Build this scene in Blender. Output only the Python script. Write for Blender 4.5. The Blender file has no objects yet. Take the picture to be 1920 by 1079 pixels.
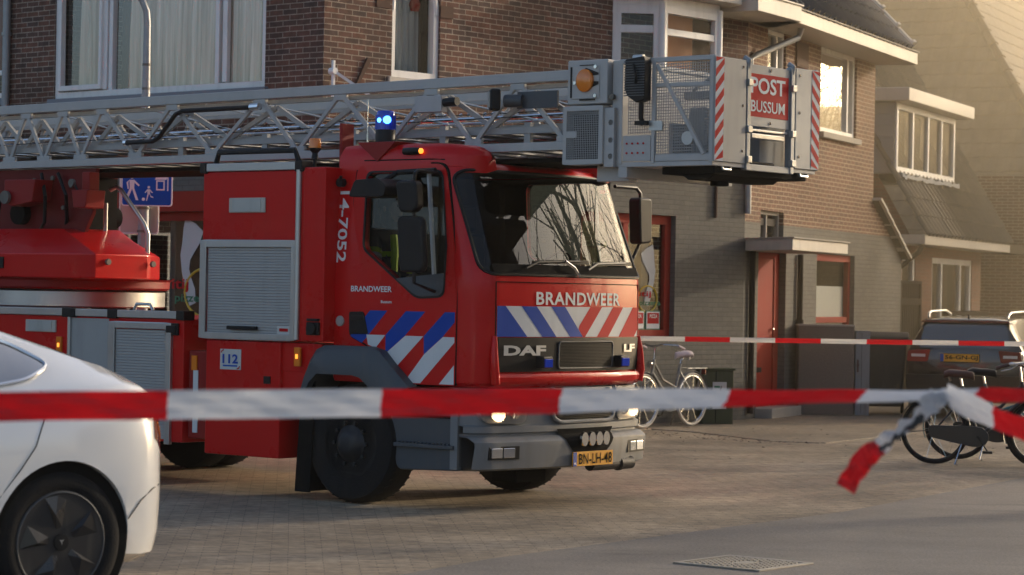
import bpy, bmesh, math, random
from mathutils import Vector, Matrix
R = math.radians
S = bpy.context.scene
COL = S.collection
random.seed(7)

# ------------------------------------------------------------------ camera, sky, sun, exposure
cd = bpy.data.cameras.new('camera'); cam = bpy.data.objects.new('camera', cd); COL.objects.link(cam)
cd.sensor_width = 36; cd.lens = 88; cd.clip_start = .1; cd.clip_end = 2000
cam.location = (0, 0, 1.65)
roll, pitch = .0185, 12.5/4693
fw = Vector((0, math.cos(pitch), math.sin(pitch))); u0 = Vector((0, -math.sin(pitch), math.cos(pitch))); xx = Vector((1, 0, 0))
rt = xx*math.cos(roll)+u0*math.sin(roll); up = u0*math.cos(roll)-xx*math.sin(roll)
cam.matrix_world = Matrix(((rt.x, up.x, -fw.x, 0), (rt.y, up.y, -fw.y, 0), (rt.z, up.z, -fw.z, 1.65), (0, 0, 0, 1)))
cd.dof.use_dof = True; cd.dof.focus_distance = 20.5; cd.dof.aperture_fstop = 4.0
S.camera = cam
SUN_AZ, SUN_EL = R(36), R(14)
w = bpy.data.worlds.new('World'); S.world = w; w.use_nodes = True
nt = w.node_tree; bg = nt.nodes['Background']
sk = nt.nodes.new('ShaderNodeTexSky'); sk.sky_type = 'NISHITA'; sk.sun_disc = False
sk.sun_elevation = SUN_EL; sk.sun_rotation = math.pi/2-SUN_AZ; sk.dust_density = 3.5; sk.air_density = .75; sk.ozone_density = .8
nt.links.new(sk.outputs[0], bg.inputs[0]); bg.inputs[1].default_value = .15
ld = bpy.data.lights.new('sun', 'SUN'); ld.energy = 2.7; ld.angle = R(1.6); ld.color = (1, .84, .63)
sun = bpy.data.objects.new('sun', ld); COL.objects.link(sun)
sd = Vector((math.cos(SUN_AZ)*math.cos(SUN_EL), math.sin(SUN_AZ)*math.cos(SUN_EL), math.sin(SUN_EL)))
sun.rotation_euler = sd.to_track_quat('Z', 'Y').to_euler(); sun.location = sd*60
S.view_settings.view_transform = 'Standard'; S.view_settings.look = 'None'
S.view_settings.exposure = .76; S.view_settings.gamma = 1
S.render.engine = 'CYCLES'; S.cycles.use_denoising = True
S.cycles.max_bounces = 8; S.cycles.transparent_max_bounces = 12; S.cycles.volume_bounces = 1
S.cycles.caustics_reflective = False; S.cycles.caustics_refractive = False; S.cycles.sample_clamp_indirect = 6

# ------------------------------------------------------------------ materials
def newmat(name):
    m = bpy.data.materials.new(name); m.use_nodes = True
    t = m.node_tree; return m, t, t.nodes['Principled BSDF']
def N(t, kind, **kw):
    n = t.nodes.new(kind)
    for k, v in kw.items():
        if k in n.inputs.keys(): n.inputs[k].default_value = v
        else: setattr(n, k, v)
    return n
def c4(c): return (c[0], c[1], c[2], 1)
def mat(name, col, rough=.5, metal=0, var=.12, scale=3., bump=0., bscale=60., coat=0., spec=.5, col2=None, grime=0.):
    """plain surface with slow tone variation, fine grain and optional streaky dirt"""
    m, t, b = newmat(name)
    tc = N(t, 'ShaderNodeTexCoord'); L = t.links.new
    nz = N(t, 'ShaderNodeTexNoise', Scale=scale, Detail=6., Roughness=.65); L(tc.outputs['Object'], nz.inputs['Vector'])
    mx = N(t, 'ShaderNodeMix', data_type='RGBA')
    lo = [c*(1-var) for c in col]; hi = col2 or [min(1, c*(1+var)) for c in col]
    mx.inputs[6].default_value = c4(lo); mx.inputs[7].default_value = c4(hi)
    L(nz.outputs['Fac'], mx.inputs[0]); out = mx.outputs[2]
    if grime:
        mp = N(t, 'ShaderNodeMapping'); mp.inputs['Scale'].default_value = (7, 7, 1.2); L(tc.outputs['Object'], mp.inputs[0])
        n2 = N(t, 'ShaderNodeTexNoise', Scale=1.5, Detail=5.); L(mp.outputs[0], n2.inputs['Vector'])
        rp = N(t, 'ShaderNodeMapRange'); rp.inputs['From Min'].default_value = .5; rp.inputs['From Max'].default_value = .75
        rp.inputs['To Max'].default_value = grime; L(n2.outputs['Fac'], rp.inputs[0])
        m2 = N(t, 'ShaderNodeMix', data_type='RGBA'); L(rp.outputs[0], m2.inputs[0]); L(out, m2.inputs[6]); m2.inputs[7].default_value = (.10, .085, .07, 1)
        out = m2.outputs[2]
    L(out, b.inputs['Base Color'])
    rr = N(t, 'ShaderNodeMapRange'); rr.inputs['To Min'].default_value = max(.02, rough-.07); rr.inputs['To Max'].default_value = min(1, rough+.09)
    L(nz.outputs['Fac'], rr.inputs[0]); L(rr.outputs[0], b.inputs['Roughness'])
    b.inputs['Metallic'].default_value = metal; b.inputs['Specular IOR Level'].default_value = spec
    if coat: b.inputs['Coat Weight'].default_value = coat; b.inputs['Coat Roughness'].default_value = .04
    if bump:
        nb = N(t, 'ShaderNodeTexNoise', Scale=bscale, Detail=4.); L(tc.outputs['Object'], nb.inputs['Vector'])
        bp = N(t, 'ShaderNodeBump', Strength=bump, Distance=.01); L(nb.outputs['Fac'], bp.inputs['Height']); L(bp.outputs[0], b.inputs['Normal'])
    return m
def wallcoord(t, tc):
    """(u,z) on upright walls in the object's own axes, picked from the face direction"""
    L = t.links.new
    so = N(t, 'ShaderNodeSeparateXYZ'); L(tc.outputs['Object'], so.inputs[0])
    sn = N(t, 'ShaderNodeSeparateXYZ'); L(tc.outputs['Normal'], sn.inputs[0])
    ab = N(t, 'ShaderNodeMath', operation='ABSOLUTE'); L(sn.outputs[1], ab.inputs[0])
    gt = N(t, 'ShaderNodeMath', operation='GREATER_THAN'); L(ab.outputs[0], gt.inputs[0]); gt.inputs[1].default_value = .6
    mx = N(t, 'ShaderNodeMix', data_type='FLOAT'); L(gt.outputs[0], mx.inputs[0]); L(so.outputs[1], mx.inputs[2]); L(so.outputs[0], mx.inputs[3])
    cb = N(t, 'ShaderNodeCombineXYZ'); L(mx.outputs[0], cb.inputs[0]); L(so.outputs[2], cb.inputs[1]); return cb.outputs[0]
def brickmat(name, c1, c2, mortar, dash=0, bw=.22, rh=.064, ms=.0055, var=.5, rough=.85, plan=None, bump=.5, stain=.25):
    m, t, b = newmat(name); L = t.links.new
    tc = N(t, 'ShaderNodeTexCoord')
    if plan is None: vec = wallcoord(t, tc)
    else:
        mp = N(t, 'ShaderNodeMapping'); mp.inputs['Rotation'].default_value = (0, 0, plan); L(tc.outputs['Object'], mp.inputs[0]); vec = mp.outputs[0]
    # slightly wavy courses
    nw = N(t, 'ShaderNodeTexNoise', Scale=2.2, Detail=2.); L(vec, nw.inputs['Vector'])
    sb = N(t, 'ShaderNodeVectorMath', operation='SUBTRACT'); L(nw.outputs['Color'], sb.inputs[0]); sb.inputs[1].default_value = (.5, .5, .5)
    sc = N(t, 'ShaderNodeVectorMath', operation='SCALE'); L(sb.outputs[0], sc.inputs[0]); sc.inputs['Scale'].default_value = .012
    ad = N(t, 'ShaderNodeVectorMath', operation='ADD'); L(vec, ad.inputs[0]); L(sc.outputs[0], ad.inputs[1])
    br = N(t, 'ShaderNodeTexBrick', offset=.5); L(ad.outputs[0], br.inputs['Vector'])
    br.inputs['Color1'].default_value = c4(c1); br.inputs['Color2'].default_value = c4(c2); br.inputs['Mortar'].default_value = c4(mortar)
    br.inputs['Scale'].default_value = 1; br.inputs['Mortar Size'].default_value = ms; br.inputs['Mortar Smooth'].default_value = .2
    br.inputs['Bias'].default_value = -.1; br.inputs['Brick Width'].default_value = bw; br.inputs['Row Height'].default_value = rh
    nz = N(t, 'ShaderNodeTexNoise', Scale=9., Detail=7., Roughness=.7); L(vec, nz.inputs['Vector'])
    hs = N(t, 'ShaderNodeHueSaturation'); L(br.outputs['Color'], hs.inputs['Color'])
    mr = N(t, 'ShaderNodeMapRange'); mr.inputs['From Min'].default_value = .25; mr.inputs['From Max'].default_value = .75
    mr.inputs['To Min'].default_value = 1-var*.7; mr.inputs['To Max'].default_value = 1+var*.7; L(nz.outputs['Fac'], mr.inputs[0]); L(mr.outputs[0], hs.inputs['Value'])
    big = N(t, 'ShaderNodeTexNoise', Scale=.7, Detail=5.); L(vec, big.inputs['Vector'])
    mr2 = N(t, 'ShaderNodeMapRange'); mr2.inputs['From Min'].default_value = .3; mr2.inputs['From Max'].default_value = .7
    mr2.inputs['To Min'].default_value = 1-stain; mr2.inputs['To Max'].default_value = 1+stain*.6; L(big.outputs['Fac'], mr2.inputs[0])
    hs2 = N(t, 'ShaderNodeHueSaturation'); L(hs.outputs[0], hs2.inputs['Color']); L(mr2.outputs[0], hs2.inputs['Value'])
    out = hs2.outputs[0]
    if dash:
        md = N(t, 'ShaderNodeMapping'); md.inputs['Scale'].default_value = (4.2, 46, 1); L(vec, md.inputs[0])
        nd = N(t, 'ShaderNodeTexNoise', Scale=1., Detail=3., Roughness=.55); L(md.outputs[0], nd.inputs['Vector'])
        rd = N(t, 'ShaderNodeMapRange'); rd.inputs['From Min'].default_value = .605; rd.inputs['From Max'].default_value = .65; rd.inputs['To Max'].default_value = dash; L(nd.outputs['Fac'], rd.inputs[0])
        m9 = N(t, 'ShaderNodeMix', data_type='RGBA'); L(rd.outputs[0], m9.inputs[0]); L(out, m9.inputs[6]); m9.inputs[7].default_value = (.035, .03, .026, 1); out = m9.outputs[2]
    L(out, b.inputs['Base Color']); b.inputs['Roughness'].default_value = rough; b.inputs['Specular IOR Level'].default_value = .3
    inv = N(t, 'ShaderNodeMath', operation='SUBTRACT'); inv.inputs[0].default_value = 1.; L(br.outputs['Fac'], inv.inputs[1])
    ah = N(t, 'ShaderNodeMath', operation='MULTIPLY_ADD'); L(nz.outputs['Fac'], ah.inputs[0]); ah.inputs[1].default_value = .35; L(inv.outputs[0], ah.inputs[2])
    bp = N(t, 'ShaderNodeBump', Strength=bump, Distance=.008); L(ah.outputs[0], bp.inputs['Height']); L(bp.outputs[0], b.inputs['Normal'])
    return m
def glassmat(name, tint=(.75, .8, .8), boost=1.0, rough=.0, ior=1.5):
    m, t, b = newmat(name); L = t.links.new; t.nodes.remove(b)
    o = t.nodes['Material Output']
    tr = N(t, 'ShaderNodeBsdfTransparent'); tr.inputs[0].default_value = c4(tint)
    gl = N(t, 'ShaderNodeBsdfGlossy'); gl.inputs['Roughness'].default_value = rough; gl.inputs[0].default_value = (1, 1, 1, 1)
    fr = N(t, 'ShaderNodeFresnel'); fr.inputs[0].default_value = ior
    tc = N(t, 'ShaderNodeTexCoord'); nz = N(t, 'ShaderNodeTexNoise', Scale=1.3, Detail=2.); L(tc.outputs['Object'], nz.inputs['Vector'])
    bp = N(t, 'ShaderNodeBump', Strength=.012, Distance=.02); L(nz.outputs['Fac'], bp.inputs['Height']); L(bp.outputs[0], gl.inputs['Normal'])
    mu = N(t, 'ShaderNodeMath', operation='MULTIPLY', use_clamp=True); L(fr.outputs[0], mu.inputs[0]); mu.inputs[1].default_value = boost
    mx = N(t, 'ShaderNodeMixShader'); L(mu.outputs[0], mx.inputs[0]); L(tr.outputs[0], mx.inputs[1]); L(gl.outputs[0], mx.inputs[2]); L(mx.outputs[0], o.inputs[0])
    return m
def emit(name, col, strength, base=None):
    m, t, b = newmat(name); b.inputs['Base Color'].default_value = c4(base or col)
    b.inputs['Emission Color'].default_value = c4(col); b.inputs['Emission Strength'].default_value = strength; b.inputs['Roughness'].default_value = .2
    return m
def roofmat(name, c1, c2, tw=.26, th=.34, rough=.62):
    """pantiles: the tone per tile; the shape itself is modelled in the sheet"""
    m, t, b = newmat(name); L = t.links.new
    uv = N(t, 'ShaderNodeUVMap')
    br = N(t, 'ShaderNodeTexBrick', offset=0.); L(uv.outputs[0], br.inputs['Vector'])
    br.inputs['Color1'].default_value = c4(c1); br.inputs['Color2'].default_value = c4(c2); br.inputs['Mortar'].default_value = c4([x*.5 for x in c1])
    br.inputs['Scale'].default_value = 1; br.inputs['Mortar Size'].default_value = .006; br.inputs['Brick Width'].default_value = tw; br.inputs['Row Height'].default_value = th
    nz = N(t, 'ShaderNodeTexNoise', Scale=2., Detail=8., Roughness=.7); L(uv.outputs[0], nz.inputs['Vector'])
    mr = N(t, 'ShaderNodeMapRange'); mr.inputs['From Min'].default_value = .25; mr.inputs['From Max'].default_value = .75; mr.inputs['To Min'].default_value = .45; mr.inputs['To Max'].default_value = 1.6; L(nz.outputs['Fac'], mr.inputs[0])
    hs = N(t, 'ShaderNodeHueSaturation'); L(br.outputs['Color'], hs.inputs['Color']); L(mr.outputs[0], hs.inputs['Value'])
    L(hs.outputs[0], b.inputs['Base Color']); b.inputs['Roughness'].default_value = rough
    return m

MT = dict(
 red=mat('fire_red_paint', (.56, .004, .006), .28, 0, .06, 2., coat=.13, grime=.05, spec=.22),
 dred=mat('dull_red_paint', (.26, .008, .008), .45, 0, .15, 3., spec=.25),
 blue=mat('reflective_blue', (.008, .06, .36), .5, 0, .08, 6., spec=.15),
 white=mat('reflective_white', (.78, .79, .78), .55, 0, .05, 6., grime=.05, spec=.2),
 rwhite=mat('white_foil', (.66, .67, .67), .6, 0, .05, 6., grime=.08, spec=.15),
 foilred=mat('red_foil', (.50, .010, .012), .6, 0, .06, 6., spec=.12),
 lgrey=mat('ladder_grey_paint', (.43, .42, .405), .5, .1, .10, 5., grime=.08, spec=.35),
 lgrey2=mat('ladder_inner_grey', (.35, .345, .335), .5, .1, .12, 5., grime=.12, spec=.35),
 alu=mat('brushed_aluminium', (.47, .47, .46), .36, .85, .08, 8., bump=.04, grime=.12),
 aluflat=mat('anodised_panel', (.36, .36, .35), .55, .2, .06, 5., grime=.15),
 shut=mat('roller_slat_aluminium', (.42, .42, .41), .5, .25, .07, 4., grime=.12),
 chrome=mat('chrome', (.7, .7, .7), .12, 1, .03, 5.),
 plast=mat('dark_grey_plastic', (.055, .062, .070), .5, 0, .12, 5., bump=.05, bscale=200, grime=.3),
 bump=mat('grey_bumper_plastic', (.175, .180, .182), .46, 0, .10, 4., bump=.04, bscale=200, grime=.35),
 black=mat('black_plastic', (.011, .011, .012), .42, 0, .15, 6., spec=.22),
 rubber=mat('tyre_rubber', (.012, .012, .0125), .85, 0, .25, 8., bump=.3, bscale=80, grime=.12, spec=.2),
 under=mat('underbody_dark', (.012, .0115, .011), .85, 0, .2, 3., spec=.06),
 rim=mat('black_rim', (.02, .02, .022), .5, .3, .2, 5., grime=.4),
 wpaint=mat('white_car_paint', (.80, .79, .77), .16, 0, .02, 1., coat=.8),
 capgrey=mat('wheel_cover_grey', (.017, .017, .019), .28, .2, .1, 5., coat=.3),
 dpaint=mat('dark_car_paint', (.018, .017, .019), .2, .2, .1, 2., coat=.7),
 wwood=mat('white_window_paint', (.80, .79, .76), .45, 0, .05, 5., grime=.18),
 cream=mat('cream_fascia_paint', (.50, .46, .40), .55, 0, .05, 2., grime=.15),
 gsill=mat('blue_grey_sill', (.20, .22, .25), .7, 0, .12, 4., bump=.1),
 csill=mat('concrete_sill', (.36, .33, .29), .85, 0, .15, 6., bump=.2),
 curtain=mat('net_curtain', (.80, .76, .69), .9, 0, .10, 3.),
 curtain2=mat('grey_curtain', (.36, .38, .38), .9, 0, .10, 3.),
 salmon=mat('salmon_sheet', (.55, .26, .14), .9, 0, .10, 3.),
 brown=mat('brown_drape', (.085, .045, .03), .9, 0, .15, 3.),
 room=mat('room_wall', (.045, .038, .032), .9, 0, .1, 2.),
 rdoor=mat('red_door_paint', (.30, .022, .012), .6, 0, .08, 3., grime=.1, spec=.12),
 pole=mat('galvanised_pole', (.30, .31, .32), .5, .6, .22, 12., bump=.08, grime=.25),
 signblue=mat('sign_blue', (.003, .080, .42), .5, 0, .05, 4., spec=.15),
 signback=mat('sign_back_grey', (.45, .45, .42), .5, .3, .08, 3., grime=.35),
 wood=mat('dark_stained_wood', (.024, .019, .015), .9, 0, .25, 6., bump=.2, spec=.08),
 badge=mat('badge_silver', (.62, .61, .58), .35, .35, .04, 5., spec=.4),
 tape_w=mat('tape_white', (.72, .73, .75), .35, 0, .06, 9.),
 tape_r=mat('tape_red', (.62, .012, .018), .32, 0, .08, 9.),
 tape_k=mat('tape_print_black', (.02, .02, .022), .4, 0, .1, 9.),
 yplate=mat('plate_yellow', (.80, .36, .01), .6, 0, .05, 8., grime=.1),
 pblue=mat('plate_blue', (.02, .07, .35), .4, 0, .05, 8.),
 skin=mat('skin', (.45, .26, .19), .5, 0, .08, 8.),
 hiviz=mat('hi_vis_yellow', (.70, .85, .02), .6, 0, .06, 8.),
 navy=mat('navy_cloth', (.02, .022, .032), .9, 0, .2, 20.),
 seat=mat('seat_fabric', (.02, .022, .026), .9, 0, .2, 20.),
 green=mat('cabinet_green', (.055, .060, .022), .55, 0, .15, 4., grime=.35),
 pebble=mat('exposed_aggregate', (.17, .14, .115), .9, 0, .6, 55., bump=.6, bscale=90.),
 gcab=mat('grey_cabinet', (.22, .23, .24), .6, .1, .12, 5., grime=.5),
 leaf=mat('hedge_leaf', (.045, .065, .018), .6, 0, .5, 9.),
 bark=mat('bark', (.055, .042, .032), .9, 0, .3, 12., bump=.5),
 bwhite=mat('white_bike_paint', (.28, .27, .245), .35, 0, .06, 6., grime=.2),
 bblack=mat('black_bike_paint', (.010, .010, .011), .3, 0, .2, 6., coat=.4),
 teal=mat('teal_bike_paint', (.02, .13, .14), .35, 0, .1, 6.),
 leather=mat('brown_leather', (.075, .032, .022), .55, 0, .2, 12.),
 seatcover=mat('pale_saddle_cover', (.55, .47, .50), .8, 0, .2, 14.),
 iron=mat('cast_iron', (.14, .13, .11), .6, .2, .3, 20., bump=.3, bscale=40.),
 cover=mat('worn_iron_cover', (.40, .35, .28), .65, .1, .35, 14., bump=.3, bscale=60.),
 bin=mat('hazed_bin_plastic', (.035, .031, .027), .6, 0, .2, 4., grime=.3),  # bin black lifted to brown, haze painted into the colour
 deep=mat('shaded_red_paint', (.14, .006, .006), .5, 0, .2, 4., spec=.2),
 lensclear=glassmat('lamp_lens', (.9, .9, .9), 1.4),
 reflector=mat('lamp_reflector', (.75, .75, .75), .08, 1, .03, 5.),
 amber=mat('amber_lens', (.75, .20, .01), .15, 0, .05, 5., coat=.5),
 amberlit=emit('amber_lit', (1, .33, .04), 1.1, (.8, .25, .02)),
 bluelens=mat('blue_beacon_dome', (.010, .045, .50), .1, 0, .05, 5., coat=.6),
 bluelit=emit('blue_flash', (.08, .42, 1), 3.2),
 lamp=emit('headlamp_filament', (1, .68, .36), 2.6),
 glowred=mat('tail_lamp_red', (.12, .006, .006), .15, 0, .08, 5., coat=.6),
 glass=glassmat('window_glass', (.72, .76, .75), 1.0),
 ws=glassmat('windscreen_glass', (.55, .62, .58), .75, ior=1.5),
 cabglass=glassmat('cab_side_glass', (.42, .46, .45), .7),
 carglass=glassmat('tinted_car_glass', (.28, .30, .30), 2.4),
 carwin=glassmat('bright_car_pane', (.28, .30, .30), 7.),
 lowglass=glassmat('clear_pane', (.92, .94, .93), .14),
 poster=mat('poster_paper', (.55, .55, .52), .7, 0, .08, 6.),
 pgreen=mat('sign_green', (.02, .16, .07), .5, 0, .05, 4.),
 yellow=mat('yellow_paint', (.65, .45, .03), .45, 0, .06, 6.),
)
for k_ in ('tape_w', 'tape_r'):
    t_ = MT[k_].node_tree; p_ = t_.nodes['Principled BSDF']; tl_ = t_.nodes.new('ShaderNodeBsdfTranslucent'); ms_ = t_.nodes.new('ShaderNodeMixShader'); ms_.inputs[0].default_value = .62
    tc_ = t_.nodes.new('ShaderNodeTexCoord'); nz_ = t_.nodes.new('ShaderNodeTexNoise'); nz_.inputs['Scale'].default_value = 26; nz_.inputs['Detail'].default_value = 3; bp_ = t_.nodes.new('ShaderNodeBump'); bp_.inputs['Strength'].default_value = .18; bp_.inputs['Distance'].default_value = .02
    t_.links.new(tc_.outputs['Object'], nz_.inputs['Vector']); t_.links.new(nz_.outputs['Fac'], bp_.inputs['Height']); t_.links.new(bp_.outputs[0], p_.inputs['Normal']); t_.links.new(bp_.outputs[0], tl_.inputs['Normal'])
    t_.links.new(p_.inputs['Base Color'].links[0].from_socket, tl_.inputs[0]); t_.links.new(p_.outputs[0], ms_.inputs[1]); t_.links.new(tl_.outputs[0], ms_.inputs[2]); t_.links.new(ms_.outputs[0], t_.nodes['Material Output'].inputs[0])
def foldmat(name, lo, hi):  # vertical streaks between two tones paint the shading of curtain folds
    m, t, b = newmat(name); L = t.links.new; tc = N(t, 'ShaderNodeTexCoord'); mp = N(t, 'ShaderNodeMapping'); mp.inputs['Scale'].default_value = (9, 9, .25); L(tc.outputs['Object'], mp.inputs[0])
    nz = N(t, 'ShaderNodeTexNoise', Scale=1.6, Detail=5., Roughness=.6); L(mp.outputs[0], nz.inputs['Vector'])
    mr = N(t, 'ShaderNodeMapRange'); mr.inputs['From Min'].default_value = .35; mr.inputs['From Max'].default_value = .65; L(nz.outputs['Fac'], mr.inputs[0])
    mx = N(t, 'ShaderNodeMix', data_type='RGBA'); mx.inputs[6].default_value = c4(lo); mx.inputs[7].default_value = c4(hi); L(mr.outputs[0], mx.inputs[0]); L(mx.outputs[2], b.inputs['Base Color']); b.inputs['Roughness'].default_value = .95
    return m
MT['curtain'] = foldmat('net_curtain_fold_shade', (.46, .36, .26), (.90, .80, .66)); MT['curtain2'] = foldmat('grey_curtain_fold_shade', (.26, .28, .28), (.50, .52, .51))
BR1 = brickmat('brown_facing_brick', (.140, .062, .042), (.066, .044, .038), (.31, .26, .21), bw=.222, rh=.0635, ms=.006, var=.7, stain=.35)
BR2 = brickmat('red_brown_brick', (.185, .092, .058), (.135, .074, .050), (.40, .31, .22), bw=.222, rh=.0635, ms=.0075, var=.35, stain=.15)
BRG = brickmat('grey_painted_brick', (.130, .124, .110), (.108, .104, .094), (.088, .084, .075), bw=.222, rh=.0635, ms=.005, var=.22, rough=.75, bump=.7, stain=.15)
BR3 = brickmat('red_house_brick', (.20, .085, .05), (.14, .065, .042), (.16, .12, .09), var=.3)
PAVE = brickmat('clinker_paving', (.38, .30, .205), (.30, .24, .17), (.165, .135, .10), dash=.9, bw=.215, rh=.075, ms=.0035, var=.55, rough=.75, plan=R(-5), bump=.35, stain=.4)
SLAB = brickmat('pavement_brick', (.32, .255, .18), (.25, .205, .15), (.17, .14, .105), dash=.6, bw=.21, rh=.07, ms=.004, var=.4, rough=.75, plan=R(-24), bump=.6, stain=.3)
TILE = roofmat('dark_glazed_tile', (.036, .034, .033), (.050, .046, .043), rough=.28)
DBR = brickmat('darkened_brick', (.060, .036, .028), (.045, .03, .025), (.09, .075, .06))  # brick colour darkened so the unseen row houses reflect dimly in the panes
TILE2 = roofmat('mossy_brown_tile', (.088, .072, .046), (.066, .055, .038))
TILE3 = roofmat('brown_flat_tile', (.105, .076, .052), (.080, .060, .043), .32, .40)
ROOFR = roofmat('orange_tile', (.42, .12, .05), (.32, .09, .04))
def asphaltmat():
    m, t, b = newmat('worn_asphalt'); L = t.links.new
    tc = N(t, 'ShaderNodeTexCoord')
    n1 = N(t, 'ShaderNodeTexNoise', Scale=48., Detail=6., Roughness=.85); L(tc.outputs['Object'], n1.inputs['Vector'])
    n2 = N(t, 'ShaderNodeTexNoise', Scale=.55, Detail=12., Roughness=.78); L(tc.outputs['Object'], n2.inputs['Vector'])
    r1 = N(t, 'ShaderNodeValToRGB'); r1.color_ramp.elements[0].position = .3; r1.color_ramp.elements[1].position = .72
    r1.color_ramp.elements[0].color = (.088, .076, .063, 1); r1.color_ramp.elements[1].color = (.34, .295, .245, 1); L(n1.outputs['Fac'], r1.inputs[0])
    mr = N(t, 'ShaderNodeMapRange'); mr.inputs['From Min'].default_value = .3; mr.inputs['From Max'].default_value = .7
    mr.inputs['To Min'].default_value = .72; mr.inputs['To Max'].default_value = 1.25; L(n2.outputs['Fac'], mr.inputs[0])
    hs = N(t, 'ShaderNodeHueSaturation'); L(r1.outputs[0], hs.inputs['Color']); L(mr.outputs[0], hs.inputs['Value'])
    mp = N(t, 'ShaderNodeMapping'); mp.inputs['Scale'].default_value = (.5, 2.6, 1); mp.inputs['Rotation'].default_value = (0, 0, R(-52)); L(tc.outputs['Object'], mp.inputs[0])
    n3 = N(t, 'ShaderNodeTexNoise', Scale=1.1, Detail=7., Roughness=.7); L(mp.outputs[0], n3.inputs['Vector'])
    r3 = N(t, 'ShaderNodeMapRange'); r3.inputs['From Min'].default_value = .56; r3.inputs['From Max'].default_value = .72; r3.inputs['To Max'].default_value = .55; L(n3.outputs['Fac'], r3.inputs[0])
    m3 = N(t, 'ShaderNodeMix', data_type='RGBA'); L(r3.outputs[0], m3.inputs[0]); L(hs.outputs[0], m3.inputs[6]); m3.inputs[7].default_value = (.06, .055, .05, 1)
    L(m3.outputs[2], b.inputs['Base Color'])
    b.inputs['Roughness'].default_value = .75
    bp = N(t, 'ShaderNodeBump', Strength=.5, Distance=.006); L(n1.outputs['Fac'], bp.inputs['Height']); L(bp.outputs[0], b.inputs['Normal'])
    return m
ASPH = asphaltmat()

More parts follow.
